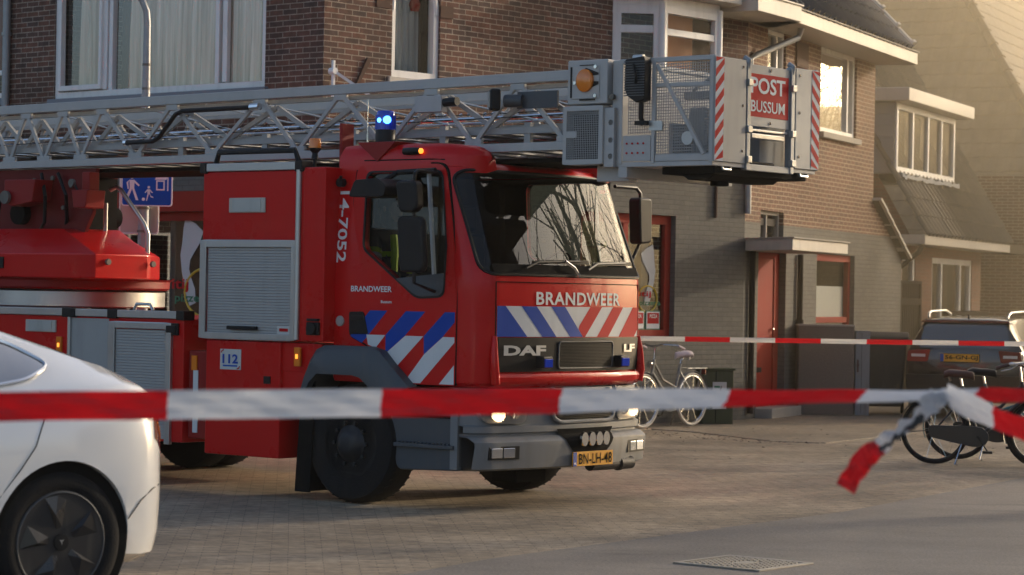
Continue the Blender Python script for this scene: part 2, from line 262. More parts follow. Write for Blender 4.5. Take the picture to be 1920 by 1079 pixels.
# ------------------------------------------------------------------ object helpers
def tag(o, label=None, cat=None, group=None, kind=None):
    if label: o['label'] = label
    if cat: o['category'] = cat
    if group: o['group'] = group
    if kind: o['kind'] = kind
    return o
def thing(name, label, cat, loc=(0, 0, 0), rz=0, group=None):
    o = bpy.data.objects.new(name, None); COL.objects.link(o); o.location = loc; o.rotation_euler = (0, 0, rz); o.empty_display_size = .2
    return tag(o, label, cat, group)
def dup(o, parent=None):
    c = o.copy(); COL.objects.link(c); c.parent = parent
    for ch in list(o.children): dup(ch, c)
    return c
def V3(*a): return Vector(a)
class B:
    """collects shapes in one bmesh and links them as ONE mesh object"""
    def __init__(s): s.bm = bmesh.new(); s.uv = None
    def quad(s, *p):
        return s.bm.faces.new([s.bm.verts.new(q) for q in p])
    def box(s, x0, x1, y0, y1, z0, z1, f=None):
        f = f or (lambda a, b, c: (a, b, c))
        v = [s.bm.verts.new(f(x, y, z)) for z in (z0, z1) for x, y in ((x0, y0), (x1, y0), (x1, y1), (x0, y1))]
        for q in ((0, 1, 2, 3), (4, 5, 6, 7), (0, 1, 5, 4), (1, 2, 6, 5), (2, 3, 7, 6), (3, 0, 4, 7)): s.bm.faces.new([v[i] for i in q])
        return s
    def bar(s, p, q, w, h=None, up=(0, 0, 1)):
        p, q = Vector(p), Vector(q); h = h or w; d = (q-p).normalized(); u = Vector(up)
        if abs(d.dot(u)) > .98: u = Vector((1, 0, 0))
        a = d.cross(u).normalized(); b = a.cross(d).normalized()
        v = [s.bm.verts.new(c+a*(i*w/2)+b*(j*h/2)) for c in (p, q) for i, j in ((-1, -1), (1, -1), (1, 1), (-1, 1))]
        for k in ((0, 1, 2, 3), (4, 5, 6, 7), (0, 1, 5, 4), (1, 2, 6, 5), (2, 3, 7, 6), (3, 0, 4, 7)): s.bm.faces.new([v[i] for i in k])
        return s
    def tube(s, pts, r, n=8, cap=True, closed=False):
        pts = [Vector(p) for p in pts]; rr = r if isinstance(r, (list, tuple)) else [r]*len(pts); rings = []; prev = None; m = len(pts)
        for i, p in enumerate(pts):
            if closed: d = pts[(i+1) % m]-pts[i-1]
            else: d = pts[min(i+1, m-1)]-pts[max(i-1, 0)]
            d.normalize()
            if prev is None: a = d.orthogonal().normalized()
            else:
                a = prev-d*prev.dot(d); a = a.normalized() if a.length > 1e-5 else d.orthogonal().normalized()
            prev = a; b = d.cross(a)
            rings.append([s.bm.verts.new(p+(a*math.cos(t)+b*math.sin(t))*rr[i]) for t in (2*math.pi*k/n for k in range(n))])
        for i in range(m if closed else m-1):
            A, C = rings[i], rings[(i+1) % m]
            for k in range(n): s.bm.faces.new((A[k], A[(k+1) % n], C[(k+1) % n], C[k]))
        if cap and not closed:
            s.bm.faces.new(rings[0]); s.bm.faces.new(rings[-1])
        return s
    def cyl(s, p, q, r, n=20, r2=None): return s.tube([p, q], [r, r if r2 is None else r2], n)
    def prism(s, poly, a0, a1, f):
        A = [s.bm.verts.new(f(u, v, a0)) for u, v in poly]; C = [s.bm.verts.new(f(u, v, a1)) for u, v in poly]
        s.bm.faces.new(A); s.bm.faces.new(C); n = len(poly)
        for i in range(n): s.bm.faces.new((A[i], A[(i+1) % n], C[(i+1) % n], C[i]))
        return s
    def lathe(s, prof, f, n=32, close=False):
        """prof: (r,h); f(x,y,h) places the turned shape"""
        rings = []
        for r, h in prof: rings.append([s.bm.verts.new(f(r*math.cos(2*math.pi*k/n), r*math.sin(2*math.pi*k/n), h)) for k in range(n)])
        m = len(rings)
        for i in range(m if close else m-1):
            A, C = rings[i], rings[(i+1) % m]
            for k in range(n): s.bm.faces.new((A[k], A[(k+1) % n], C[(k+1) % n], C[k]))
        if not close:
            for q in (0, -1):
                if prof[q][0] > 1e-4: s.bm.faces.new(rings[q])
        return s
    def grid(s, f, nu, nv, wrap=False, uvf=None):
        g = [[s.bm.verts.new(f(i/nu, j/nv)) for j in range(nv+1)] for i in range(nu if wrap else nu+1)]
        if uvf and s.uv is None: s.uv = s.bm.loops.layers.uv.new('UVMap')
        for i in range(nu):
            A, C = g[i], g[(i+1) % len(g)]
            for j in range(nv):
                fc = s.bm.faces.new((A[j], C[j], C[j+1], A[j+1]))
                if uvf:
                    for lp, (a, b) in zip(fc.loops, ((i, j), (i+1, j), (i+1, j+1), (i, j+1))): lp[s.uv].uv = uvf(a/nu, b/nv)
        return s
    def build(s, name, m, parent=None, bevel=0, smooth=35, seg=2, merge=True):
        if merge: bmesh.ops.remove_doubles(s.bm, verts=s.bm.verts, dist=1e-5)
        bmesh.ops.recalc_face_normals(s.bm, faces=s.bm.faces)
        me = bpy.data.meshes.new(name); s.bm.to_mesh(me); s.bm.free()
        me.materials.append(MT[m] if isinstance(m, str) else m)
        if smooth:
            me.polygons.foreach_set('use_smooth', [True]*len(me.polygons)); me.set_sharp_from_angle(angle=R(smooth))
        o = bpy.data.objects.new(name, me); COL.objects.link(o); o.parent = parent
        if bevel:
            b = o.modifiers.new('bevel', 'BEVEL'); b.width = bevel; b.segments = seg; b.limit_method = 'ANGLE'; b.angle_limit = R(40); b.harden_normals = True
        return o
XZ = lambda u, v, d: (u, d, v)      # polygon in x,z pushed along y
XY = lambda u, v, d: (u, v, d)
YZ = lambda u, v, d: (d, u, v)
def rrect(u0, u1, v0, v1, r, n=4):
    o = []
    for cx, cy, a in ((u1-r, v1-r, 0), (u0+r, v1-r, 90), (u0+r, v0+r, 180), (u1-r, v0+r, 270)):
        for k in range(n+1):
            t = R(a+90*k/n); o.append((cx+r*math.cos(t), cy+r*math.sin(t)))
    return o
def rpoly(pts, r, n=4):
    """polygon with rounded corners"""
    o = []; m = len(pts)
    for i in range(m):
        p = Vector(pts[i]); a = Vector(pts[i-1]); c = Vector(pts[(i+1) % m]); rr = r[i] if isinstance(r, (list, tuple)) else r
        d1 = (a-p); d2 = (c-p); k = min(rr, d1.length*.45, d2.length*.45)
        s0 = p+d1.normalized()*k; s1 = p+d2.normalized()*k
        for j in range(n+1):
            t = j/n; q = s0*(1-t)**2+p*2*t*(1-t)+s1*t*t; o.append((q.x, q.y))
    return o
def boolean(o, cutters, op='DIFFERENCE'):
    for c in cutters:
        m = o.modifiers.new('cut', 'BOOLEAN'); m.object = c; m.operation = op; m.solver = 'EXACT'
    bpy.context.view_layer.update(); dg = bpy.context.evaluated_depsgraph_get()
    me = bpy.data.meshes.new_from_object(o.evaluated_get(dg)); o.modifiers.clear(); old = o.data; nm = old.name; o.data = me; bpy.data.meshes.remove(old); me.name = nm
    for c in cutters:
        d = c.data; bpy.data.objects.remove(c); bpy.data.meshes.remove(d)
    me.polygons.foreach_set('use_smooth', [True]*len(me.polygons)); me.set_sharp_from_angle(angle=R(35))
    return o
def text(s, name, m, parent, box, f, bold=.0, depth=.002, spacing=1., font_shear=0):
    """flat letters fitted to box=(u0,u1,v0,v1); f(u,v,d) puts them on their surface"""
    cu = bpy.data.curves.new(name, 'FONT'); cu.body = s; cu.size = 1; cu.offset = bold; cu.space_character = spacing; cu.resolution_u = 3; cu.shear = font_shear; cu.fill_mode = 'FRONT'
    o = bpy.data.objects.new(name, cu); COL.objects.link(o); bpy.context.view_layer.update()
    me = bpy.data.meshes.new_from_object(o.evaluated_get(bpy.context.evaluated_depsgraph_get())); bpy.data.objects.remove(o); bpy.data.curves.remove(cu)
    xs = [v.co.x for v in me.vertices]; ys = [v.co.y for v in me.vertices]
    a, b, c, d = min(xs), max(xs), min(ys), max(ys); u0, u1, v0, v1 = box
    for v in me.vertices:
        v.co = f(u0+(v.co.x-a)/(b-a)*(u1-u0), v0+(v.co.y-c)/max(1e-6, d-c)*(v1-v0), depth)
    me.materials.clear(); me.materials.append(MT[m] if isinstance(m, str) else m); me.name = name
    t = bpy.data.objects.new(name, me); COL.objects.link(t); t.parent = parent; return t
# ------------------------------------------------------------------ the fire engine
truck = thing('fire_truck', 'red fire engine with grey turntable ladder and rescue basket over its cab', 'fire engine', (-.537, 20.358, 0), R(-38.5))
def cw(z): return 1.07-.055*max(0, (z-1.75)/.87)
def cf(z): return 1.345-.29*max(0, (z-1.78)/.84)-.02*max(0, (1.15-z)/.2)
def xsurf(y, z, off=0):
    w, xf = cw(z)+off, cf(z)+off; wc = w-.21; xe = xf-.075
    a = abs(y)
    if a <= wc: return xf-.075*(a/wc)**2
    t = min(1, (a-wc)/.21); return xe-.25+.25*math.sqrt(max(0, 1-t*t))
def ring(z, off=0, xr=-.27):
    w, xf = cw(z)+off, cf(z)+off; wc = w-.21
    right = [(xr, 0), (xr, -w*.5), (xr, -w+.03), (xr+.03, -w), (.0, -w), (.3, -w), (.55, -w)]
    for k in range(0, 9):
        t = R(90-k*90/8); y = -(wc+.21*math.sin(t)); right.append((xf-.075-.25+.25*math.cos(t), y))
    for k in range(1, 9): right.append((xsurf(-wc*(1-k/8), z, off), -wc*(1-k/8)))
    left = [(x, -y) for x, y in reversed(right[1:-1])]
    return right+left
def cabsolid(off, z0, z1, xr, name):
    b = B(); zs = [z0]+[z0+.03]+[z0+(z1-z0)*k/14 for k in range(1, 14)]+[z1-.045, z1-.02, z1]
    rows = []
    for i, z in enumerate(zs):
        sh = off
        if i == len(zs)-1: sh = off-.09
        elif i == len(zs)-2: sh = off-.025
        if i == 0: sh = off-.02
        rows.append([b.bm.verts.new((x, y, z)) for x, y in ring(min(z, 2.62), sh, xr)])
    n = len(rows[0])
    for A, C in zip(rows, rows[1:]):
        for k in range(n): b.bm.faces.new((A[k], A[(k+1) % n], C[(k+1) % n], C[k]))
    b.bm.faces.new(rows[0]); b.bm.faces.new(rows[-1])
    return b.build(name, 'red', None)
WS = rpoly([(-1.01, 1.80), (1.01, 1.80), (.993, 2.59), (-.993, 2.59)], .10, 6)
SW = rpoly([(.045, 2.575), (.80, 2.575), (.885, 2.0), (.88, 1.63), (.62, 1.615), (.05, 1.985)], [.07, .07, .02, .07, .06, .06], 5)
cab = cabsolid(0, .945, 2.655, -.27, 'cab')
cut1 = cabsolid(-.05, 1.0, 2.605, -.22, 'cut'); c2 = B(); c2.prism(WS, .55, 1.6, YZ); cut2 = c2.build('cut', 'red')
c3 = B(); c3.prism(SW, -1.3, 1.3, XZ); cut3 = c3.build('cut', 'red')
boolean(cab, [cut1, cut2, cut3]); cab.parent = truck
cab.data.materials.append(MT['black'])
for p_ in cab.data.polygons:
    x, y, z = p_.center
    if abs(y) < cw(z)-.03 and -.24 < x < xsurf(y, z)-.03 and .97 < z < 2.61: p_.material_index = 1
# windscreen with its rubber surround, cowl and wipers
def wsp(u, v, off):
    y = -.985+1.97*u; z = 1.80+.775*v; return (xsurf(y, z, off), y, z)
b = B()
def inws(u, v):
    h = 1.01-.017*v; y = (-1+2*u)*h
    # round the corners of the pane
    zc = v*.79; r = .10; dy = max(0, r-(h-abs(y))); dz = max(0, r-min(zc, .79-zc))
    if dy > 0 and dz > 0:
        l = math.hypot(dy, dz)
        if l > r: k = r/l; y = math.copysign(h-r+dy*k, y); zc = (r-dz*k) if zc < .39 else (.79-r+dz*k)
    z = 1.80+zc; a = abs(y)
    return ((xsurf(.85, z)-.014+.03*(1-(a/.85)**2)) if a < .85 else xsurf(y, z, -.014), y, z)
b.grid(inws, 40, 14); wsg = b.build('windscreen', 'ws', cab)
b = B(); edge = list(WS)
dense = []
for i in range(len(edge)):
    p, q = Vector(edge[i]), Vector(edge[(i+1) % len(edge)]); k = max(1, int((q-p).length/.06))
    dense += [p.lerp(q, j/k) for j in range(k)]
b.tube([(xsurf(p.x, p.y, .000), p.x, p.y) for p in dense], .014, 6, closed=True); b.build('windscreen_seal', 'black', cab)
b = B(); b.grid(lambda u, v: (xsurf(-.93+1.86*u, 1.805+.075*v, .006), -.93+1.86*u, 1.805+.075*v), 30, 2)
cow = b.build('scuttle_panel', 'under', cab)
for y0, y1 in ((-.62, .05), (.12, .72)):
    b = B(); b.tube([(xsurf(y0, 1.85, .03), y0, 1.85), (xsurf(y0+.15, 1.90, .03), y0+.15, 1.90), (xsurf(y1, 1.915, .022), y1, 1.915)], .010, 6)
    b.bar((xsurf(y0+.1, 1.895, .015), y0+.1, 1.895), (xsurf((y0+y1)/2, 1.905, .015), (y0+y1)/2, 1.905), .012, .03)
    b.bar((xsurf((y0+y1)/2, 1.905, .015), (y0+y1)/2, 1.905), (xsurf(y1+.12, 1.91, .015), y1+.12, 1.91), .012, .03); b.build('wiper', 'black', cab)
b = B(); b.tube([(xsurf(-.02, 1.80, .03), -.02, 1.80), (xsurf(-.08, 1.86, .05), -.08, 1.86), (xsurf(-.16, 1.91, .04), -.16, 1.91)], .013, 8); b.build('wiper_arm', 'chrome', cab)
# side glass
for s in (-1, 1):
    b = B(); b.bm.faces.new([b.bm.verts.new((x, s*(cw(z)-.03), z)) for x, z in SW]); b.build('side_window', 'cabglass', cab)
    b = B(); ins = rpoly([(.03, 2.59), (.815, 2.59), (.90, 2.0), (.895, 1.615), (.61, 1.60), (.035, 1.98)], [.07, .07, .02, .07, .06, .06], 5)
    n = len(ins); A = [b.bm.verts.new((x, s*(cw(z)+.012), z)) for x, z in ins]; C = [b.bm.verts.new((x, s*(cw(z)+.012), z)) for x, z in SW]
    D = [b.bm.verts.new((x, s*(cw(z)-.04), z)) for x, z in SW]
    for k in range(n):
        b.bm.faces.new((A[k], A[(k+1) % n], C[(k+1) % n], C[k])); b.bm.faces.new((C[k], C[(k+1) % n], D[(k+1) % n], D[k]))
    b.build('window_seal', 'black', cab)
    b = B(); b.prism(rpoly([(.885, 1.80), (.88, 1.63), (.62, 1.615), (.40, 1.755)], [.01, .07, .06, .02], 4), s*1.045, s*1.085, XZ); b.build('mirror_mount_panel', 'plast', cab, bevel=.004)
    b = B(); b.bar((.70, s*1.06, 2.56), (.775, s*1.065, 1.78), .03, .02); b.build('window_divider', 'lgrey', cab)
# door: a panel a few mm proud of the shell, with the seam round it
DO = rpoly([(-.065, 2.64), (.835, 2.635), (.93, 2.2), (1.005, 1.65), (1.005, .95), (.45, .95), (.12, 1.235), (-.07, 1.31), (-.085, 2.4)], [.08, .10, .05, .05, .02, .02, .05, .05, .05], 5)
def sidepanel(poly, hole, d0, d1, name, m, parent):
    b = B(); b.prism(poly, 0, .03, XZ); o = b.build('cutpanel', m)
    c = B(); c.prism(hole, -.1, .2, XZ); cc = c.build('cut', m); boolean(o, [cc])
    for v in o.data.vertices: v.co.y = -(cw(v.co.z)+(d1 if v.co.y < .015 else d0))
    o.name = o.data.name = name; o.parent = parent; return o
seam = rpoly([(-.077, 2.652), (.843, 2.647), (.942, 2.2), (1.017, 1.65), (1.017, .95), (.44, .95), (.11, 1.223), (-.082, 1.298), (-.097, 2.4)], [.08, .10, .05, .05, .02, .02, .05, .05, .05], 5)
sidepanel(seam, ins, -.02, .0015, 'door_seam', 'under', cab)
door = sidepanel(DO, ins, -.02, .006, 'door', 'red', cab)
def ds(x, z, d=0): return (x, -(cw(z)+.0075+d), z)
def decal(poly, m, name, par, d=0.0):
    b = B(); b.bm.faces.new([b.bm.verts.new(ds(x, z, d)) for x, z in poly]); return b.build(name, m, par, smooth=0)
blue = [[(.14, 1.505), (.319, 1.505), (.129, 1.314), (.06, 1.25), (-.060, 1.30), (-.055, 1.315)],
        [(.508, 1.505), (.705, 1.505), (.505, 1.318), (.305, 1.175), (.305, 1.318)],
        [(.899, 1.505), (.997, 1.505), (.997, 1.43), (.883, 1.318), (.696, 1.178), (.692, 1.318)]]
whit = [[(.106, 1.316), (.302, 1.316), (.204, 1.215), (.125, 1.238)],
        [(.507, 1.316), (.688, 1.316), (.386, 1.045), (.305, 1.115), (.306, 1.1735)],
        [(.885, 1.316), (.997, 1.316), (.997, 1.275), (.665, .957), (.500, .957), (.697, 1.1765)],
        [(.997, 1.105), (.997, .957), (.852, .957)]]
b = B()
for p in blue: b.bm.faces.new([b.bm.verts.new(ds(x, z)) for x, z in p])
b.build('blue_stripes', 'blue', cab, smooth=0)
b = B()
for p in whit: b.bm.faces.new([b.bm.verts.new(ds(x, z, .0005)) for x, z in p])
b.build('white_stripes', 'rwhite', cab, smooth=0)
b = B(); b.prism(rpoly([(-.075, 1.49), (.075, 1.495), (.125, 1.32), (-.07, 1.315)], [.02, .03, .02, .02]), -1.085, -1.065, XZ); b.box(-.05, .07, -1.092, -1.084, 1.42, 1.46); b.build('door_handle', 'black', cab, bevel=.004)
text('BRANDWEER', 'door_lettering', 'white', cab, (-.062, .362, 1.648, 1.693), lambda u, v, d: ds(u, v+.0*u, d), bold=.02)
text('Bussum', 'town_lettering', 'white', cab, (.252, .362, 1.562, 1.585), ds, bold=.02)
text('14-7052', 'number_lettering', 'white', cab, (0, .56, 0, .10), lambda u, v, d: (-.236+v, -(cw(2.43-u)+.003+d), 2.435-u), bold=.02)
b = B(); b.cyl((-.175, -1.06, 1.415), (-.175, -1.082, 1.415), .042, 20); b.cyl((-.175, -1.06, 1.415), (-.175, -1.086, 1.415), .028, 16); b.build('round_socket', 'signback', cab, bevel=.003)
b = B(); b.cyl((-.19, -1.05, 2.50), (-.19, -1.10, 2.50), .035, 12); b.cyl((-.19, -1.09, 2.50), (-.17, -1.10, 2.55), .012, 8); b.build('side_camera', 'black', cab)
# roof humps either side of the ladder bed
for s in (-1, 1):
    b = B(); st = [(-.262, .0, .04), (-.24, .0, 0), (.0, 0, 0), (.4, 0, 0), (.66, 0, 0), (.76, .012, .004), (.86, .045, .012), (.94, .10, .03), (1.0, .17, .06), (1.03, .25, .11)]
    rings = []
    for x, dy, dz in st:
        w = 1.014-dy; zt = 2.80-dz
        prof = [(w+.004, 2.57), (w+.003, 2.70), (w-.012, zt-.045), (w-.045, zt-.012), (w-.10, zt), (.70, zt), (.665, zt-.02), (.645, 2.60)]
        rings.append([b.bm.verts.new((x, s*y, z)) for y, z in prof])
    for A, C in zip(rings, rings[1:]):
        for k in range(7): b.bm.faces.new((A[k], A[k+1], C[k+1], C[k]))
    b.bm.faces.new(rings[0]); b.bm.faces.new(rings[-1]); b.build('roof_hump', 'red', cab)
b = B(); b.tube([(.0, -1.018, 2.672), (.66, -1.018, 2.672), (.80, -.995, 2.668)], .005, 5); b.build('roof_seam', 'under', cab)
b = B(); b.prism([(-.07, 2.815), (.33, 2.815), (.14, 2.66)], -1.03, -.70, XZ); b.build('beacon_bracket', 'dred', cab, bevel=.004)
def beacon(x, y, z, r, h, lit, name='blue_beacon'):
    t = B(); t.lathe([(r*1.0, 0), (r*1.02, h*.40), (r*.98, h*.42)], lambda a, c, hh: (x+a, y+c, z+hh), 28); o = t.build(name, 'black', cab)
    t = B(); t.lathe([(r, h*.40), (r*.97, h*.8), (r*.93, h*.93), (r*.80, h*.985), (.001, h)], lambda a, c, hh: (x+a, y+c, z+hh), 28)
    for k in range(28):
        aa = 2*math.pi*k/28; t.bar((x+r*1.0*math.cos(aa), y+r*1.0*math.sin(aa), z+h*.42), (x+r*.975*math.cos(aa), y+r*.975*math.sin(aa), z+h*.85), .006)
    t.build('beacon_dome', 'bluelens', o)
    if lit:
        t = B()
        for a, rr, dz in ((R(-40), .031, .70), (R(-88), .018, .69)):
            c = Vector((x, y, z))+Vector((math.cos(a), math.sin(a), 0))*r*.93+Vector((0, 0, h*dz)); n = Vector((math.cos(a), math.sin(a), 0)); t.cyl(c, c+n*.010, rr, 16)
        t.build('flash', 'bluelit', o)
    return o
beacon(.055, -.84, 2.815, .078, .26, True); beacon(.62, .84, 2.80, .078, .26, False)
b = B(); b.bar((.84, .76, 2.90), (.84, .76, 2.99), .025); b.bar((.80, .74, 2.94), (.80, .74, 2.97), .02); b.build('far_flash', 'bluelit', cab)
for y in (-.80, .80):
    b = B(); b.tube([(-.17, y, 2.80), (-.17, y, 2.90)], .010, 6); b.tube([(-.17, y, 2.90), (-.17, y, 3.18)], .003, 5); b.build('aerial', 'chrome', cab)
b = B(); b.lathe([(.045, -.10), (.05, 0), (.042, .05), (.02, .07)], lambda a, c, h: (.52+h, -1.03+c*.6, 2.735+a*.6), 14); o = b.build('marker_lamp', 'black', cab)
b = B(); b.lathe([(.022, 0), (.020, .015), (.005, .025)], lambda a, c, h: (.585+h, -1.032+c, 2.735+a), 12); b.build('lens', 'amberlit', o)
# front mask: stripe band, lettering, grille, lower bar
def fs(y, z, off): return (xsurf(y, z, off), y, z)
def band(b, y0a, y1a, y0b, y1b, za=1.560, zb=1.327, off=.004):
    b.grid(lambda u, v: fs((y0a+(y1a-y0a)*u)*(1-v)+(y0b+(y1b-y0b)*u)*v, za+(zb-za)*v, off), 4, 6)
b = B(); b.grid(lambda u, v: fs(-.905+1.81*u, 1.560-.233*v, .0025), 40, 6); b.build('front_white_band', 'rwhite', cab)
p = .164
b = B()
band(b, -2*p, -p, -2*p+.23, -p+.23); band(b, -4*p, -3*p, -4*p+.23, -3*p+.23)
b.grid(lambda u, v: fs(-.905+max(.001, (-5*p+.23*v+.905))*u, 1.560-.233*v, .004), 4, 6); b.build('front_blue_stripes', 'blue', cab)
b = B()
def rb(y0, y1, cut=False):
    def f(u, v):
        a = y0-.23*v; c = y1-.23*v
        if cut: lim = -p+.23*v+.003; a = max(a, lim); c = max(c, lim)
        return fs(min(.905, a+(c-a)*u), 1.560-.233*v, .004)
    b.grid(f, 4, 8)
rb(p, 2*p, True); rb(3*p, 4*p); rb(5*p, 6.6*p); b.build('front_red_stripes', 'foilred', cab)
text('BRANDWEER', 'front_lettering', 'white', cab, (-.50, .60, 1.572, 1.672), lambda u, v, d: fs(u, v, .003+d), bold=.022, spacing=1.08)
b = B(); b.grid(lambda u, v: fs(-.90+1.80*u, 1.322-.262*v, .012), 40, 4)
for y in (-.90, .90): b.grid(lambda u, v: fs(y, 1.322-.262*v, .012-.03*u), 1, 4)
gr = b.build('grille', 'black', cab)
b = B(); b.grid(lambda u, v: fs(-.235+.70*u, 1.283-.19*v, .016), 12, 2); b.build('grille_mesh', 'under', gr)
b = B(); q = rrect(-.245, .475, 1.085, 1.29, .03, 4)
b.tube([fs(y, z, .018) for y, z in q], .007, 6, closed=True); b.build('grille_rim', 'plast', gr)
b = B()
for k in range(16): b.tube([fs(-.23+.69*u/8, 1.098+.0115*k, .017) for u in range(9)], .003, 4)
b.build('grille_slats', 'black', gr)
text('DAF', 'badge_lettering', 'badge', gr, (-.85, -.40, 1.185, 1.262), lambda u, v, d: fs(u, v, .018+d), bold=.045)
text('LF', 'model_lettering', 'badge', gr, (.655, .835, 1.205, 1.268), lambda u, v, d: fs(u, v, .018+d), bold=.04)
for y in (-.44, .58):
    b = B(); b.box(-.055, .06, -.06, .06, -.05, .045, lambda a, c, d: (xsurf(y, 1.13, .02)+a, y+c, 1.135+d)); o = b.build('strobe', 'black', gr, bevel=.012)
    b = B(); b.box(.058, .07, -.048, .048, -.035, .03, lambda a, c, d: (xsurf(y, 1.13, .02)+a, y+c, 1.13+d)); b.build('lens', 'bluelens', o, bevel=.004)
b = B(); pr = [(.0, 1.055), (.035, 1.045), (.048, 1.02), (.045, .985), (.02, .955), (-.02, .94)]
b.grid(lambda u, v: (lambda k: fs(-.93+1.86*u, pr[k][1], pr[k][0]))(min(5, int(round(v*5)))), 40, 5); b.build('lower_lip', 'red', cab)
for s in (-1, 1):
    b = B(); b.tube([fs(s*.925, 1.33, .004), fs(s*.94, 1.20, .016), fs(s*.94, 1.06, .03), fs(s*.92, .97, .03)], [.02, .03, .035, .035], 8); b.build('grille_cheek', 'red', cab)
b = B()
for s_ in (-1, 1): b.tube([fs(s_*.915, 1.335+.045*k, .0) for k in range(10)], .0045, 5)
b.tube([fs(-.915+1.83*k/24, 1.742, .0) for k in range(25)], .0035, 5); b.build('hood_seam', 'under', cab)
# bumper, lamps, plate, horn bracket
def bsurf(y, off=0):
    a = abs(y)
    return 1.36+off-.10*(min(a, .86)/.86)**2 if a <= .86 else 1.26+off-.20+.20*math.sqrt(max(0, 1-((a-.86)/(.25+off))**2))
def bumperpart(prof, name, m, y0=-1.10, y1=1.10, par=None, n=44):
    b = B(); b.grid(lambda u, v: (lambda q: (bsurf(y0+(y1-y0)*u, q[0]), y0+(y1-y0)*u, q[1]))(prof[min(len(prof)-1, int(round(v*(len(prof)-1))))]), n, len(prof)-1)
    return b.build(name, m, par or truck)
bump = bumperpart([(-.10, .935), (-.03, .93), (-.02, .66), (.0, .648), (.0, .60), (-.02, .59), (-.02, .575), (.015, .565), (.05, .53), (.052, .50), (.035, .33), (.0, .315), (-.1, .31)], 'bumper', 'bump')
for s in (-1, 1):   # side returns of the bumper
    b = B(); b.box(1.0, 1.07, s*1.06, s*1.11, .32, .92); b.build('bumper_end', 'bump', bump)
b = B(); q = rpoly([(-.30, .90), (.52, .90), (.50, .72), (.42, .69), (-.20, .69), (-.28, .72)], .03, 3)
b.prism(q, 0, 1, lambda u, v, d: (bsurf(u, -.03+.035*d), u, v)); b.build('lower_grille', 'under', bump)
b = B()
for k in range(14): b.tube([(bsurf(-.27+.76*j/8, .007), -.27+.76*j/8, .70+.0135*k) for j in range(9)], .0032, 4)
b.build('grille_slats', 'black', bump)
b = B(); b.tube([(bsurf(u, .004), u, v) for u, v in rpoly([(-.335, .93), (-.29, .70), (-.215, .668), (.435, .668), (.51, .70), (.545, .93)], .03, 3)], .017, 8); b.build('grille_frame', 'bump', bump)
HZ = [(.617, .008), (.602, .008), (.59, .006), (.575, .006), (.563, .026), (.53, .058), (.50, .060), (.46, .058), (.43, .054)]
def horns(u, v):
    z, o_ = HZ[min(8, int(round(v*8)))]; t_ = (.617-z)/.187; t_ = t_ if t_ < .75 else .75+(t_-.75)*2.2
    return (bsurf((-.26+.13*t_)+(.76-.26*t_)*u, o_), (-.26+.13*t_)+(.76-.26*t_)*u, z)
b = B(); b.grid(horns, 24, 8); b.build('horn_recess', 'under', bump)
for k in range(4):
    y = -.02+.098*k; b = B(); b.lathe([(.045, .02), (.048, .0), (.044, -.006), (.030, -.03), (.008, -.05)], lambda a, c, h: (bsurf(y, .078)+h, y+a*.92, .535+c*1.2), 20); b.build('air_horn', 'chrome', bump)
for s in (-1, 1):
    b = B(); q = rpoly([(.57, .90), (1.0, .90), (1.02, .72), (.97, .675), (.64, .665), (.585, .69)], .03, 4); q = [(s*u, v) for u, v in q]
    b.prism(q, 0, 1, lambda u, v, d: (bsurf(u, -.06+.061*d), u, v)); o = b.build('headlamp', 'alu', bump)
    for yy, rr in ((.88, .085), (.70, .075)):
        t = B(); t.lathe([(rr, .0), (rr*.8, -.025), (rr*.5, -.05), (.01, -.06)], lambda a, c, h: (bsurf(s*yy, .006)+h, s*yy+a, .775+c), 22); t.build('reflector', 'reflector', o)
    t = B()
    for k in range(6): a = R(200+28*k); t.bar((bsurf(s*.86, .012), s*.86+.055*math.cos(a), .728+.045*math.sin(a)), (bsurf(s*.86, .012), s*.86+.068*math.cos(a), .80+.045*math.sin(a)), .014)
    t.build('bulb_glow', 'lamp', o)
    t = B(); t.grid(lambda u, v: (bsurf(s*(.59+.41*u), .016), s*(.59+.41*u), .675+.215*v), 8, 3); t.build('lens', 'lensclear', o)
    b = B(); b.box(.70*s, 1.0*s, 0, 1, .40, .50, lambda y, d, z: (bsurf(y, .03+.022*d), y, z)); o = b.build('fog_lamp', 'black', bump)
    for yy in (.80, .92):
        t = B(); t.box(s*(yy-.055), s*(yy+.055), 0, 1, .412, .488, lambda y, d, z: (bsurf(y, .045+.012*d), y, z)); t.build('reflector', 'reflector', o, bevel=.006)
px0 = bsurf(.12, .075)
b = B(); b.box(px0-.012, px0, -.14, .38, .325, .437); pl = b.build('licence_plate', 'yplate', bump, bevel=.003)
b = B(); b.box(px0-.002, px0+.001, -.138, -.093, .327, .435); b.build('blue_band', 'pblue', pl)
text('BN-LH-48', 'plate_lettering', 'under', pl, (-.07, .36, .340, .422), lambda u, v, d: (px0+.002+d, u, v), bold=.012, spacing=1.08)
text('NL', 'band_lettering', 'white', pl, (-.13, -.10, .340, .356), lambda u, v, d: (px0+.002+d, u, v), bold=.03)
b = B(); b.cyl((1.30, .25, .315), (1.30, .62, .315), .048, 16); b.cyl((1.30, .62, .315), (1.30, .65, .315), .060, 16); b.cyl((1.30, .65, .315), (1.30, .80, .315), .052, 16); b.build('towing_tube', 'rim', truck)
b = B(); b.box(.85, 1.10, -.42, -.05, .19, .33); b.build('sump_guard', 'under', truck, bevel=.01)
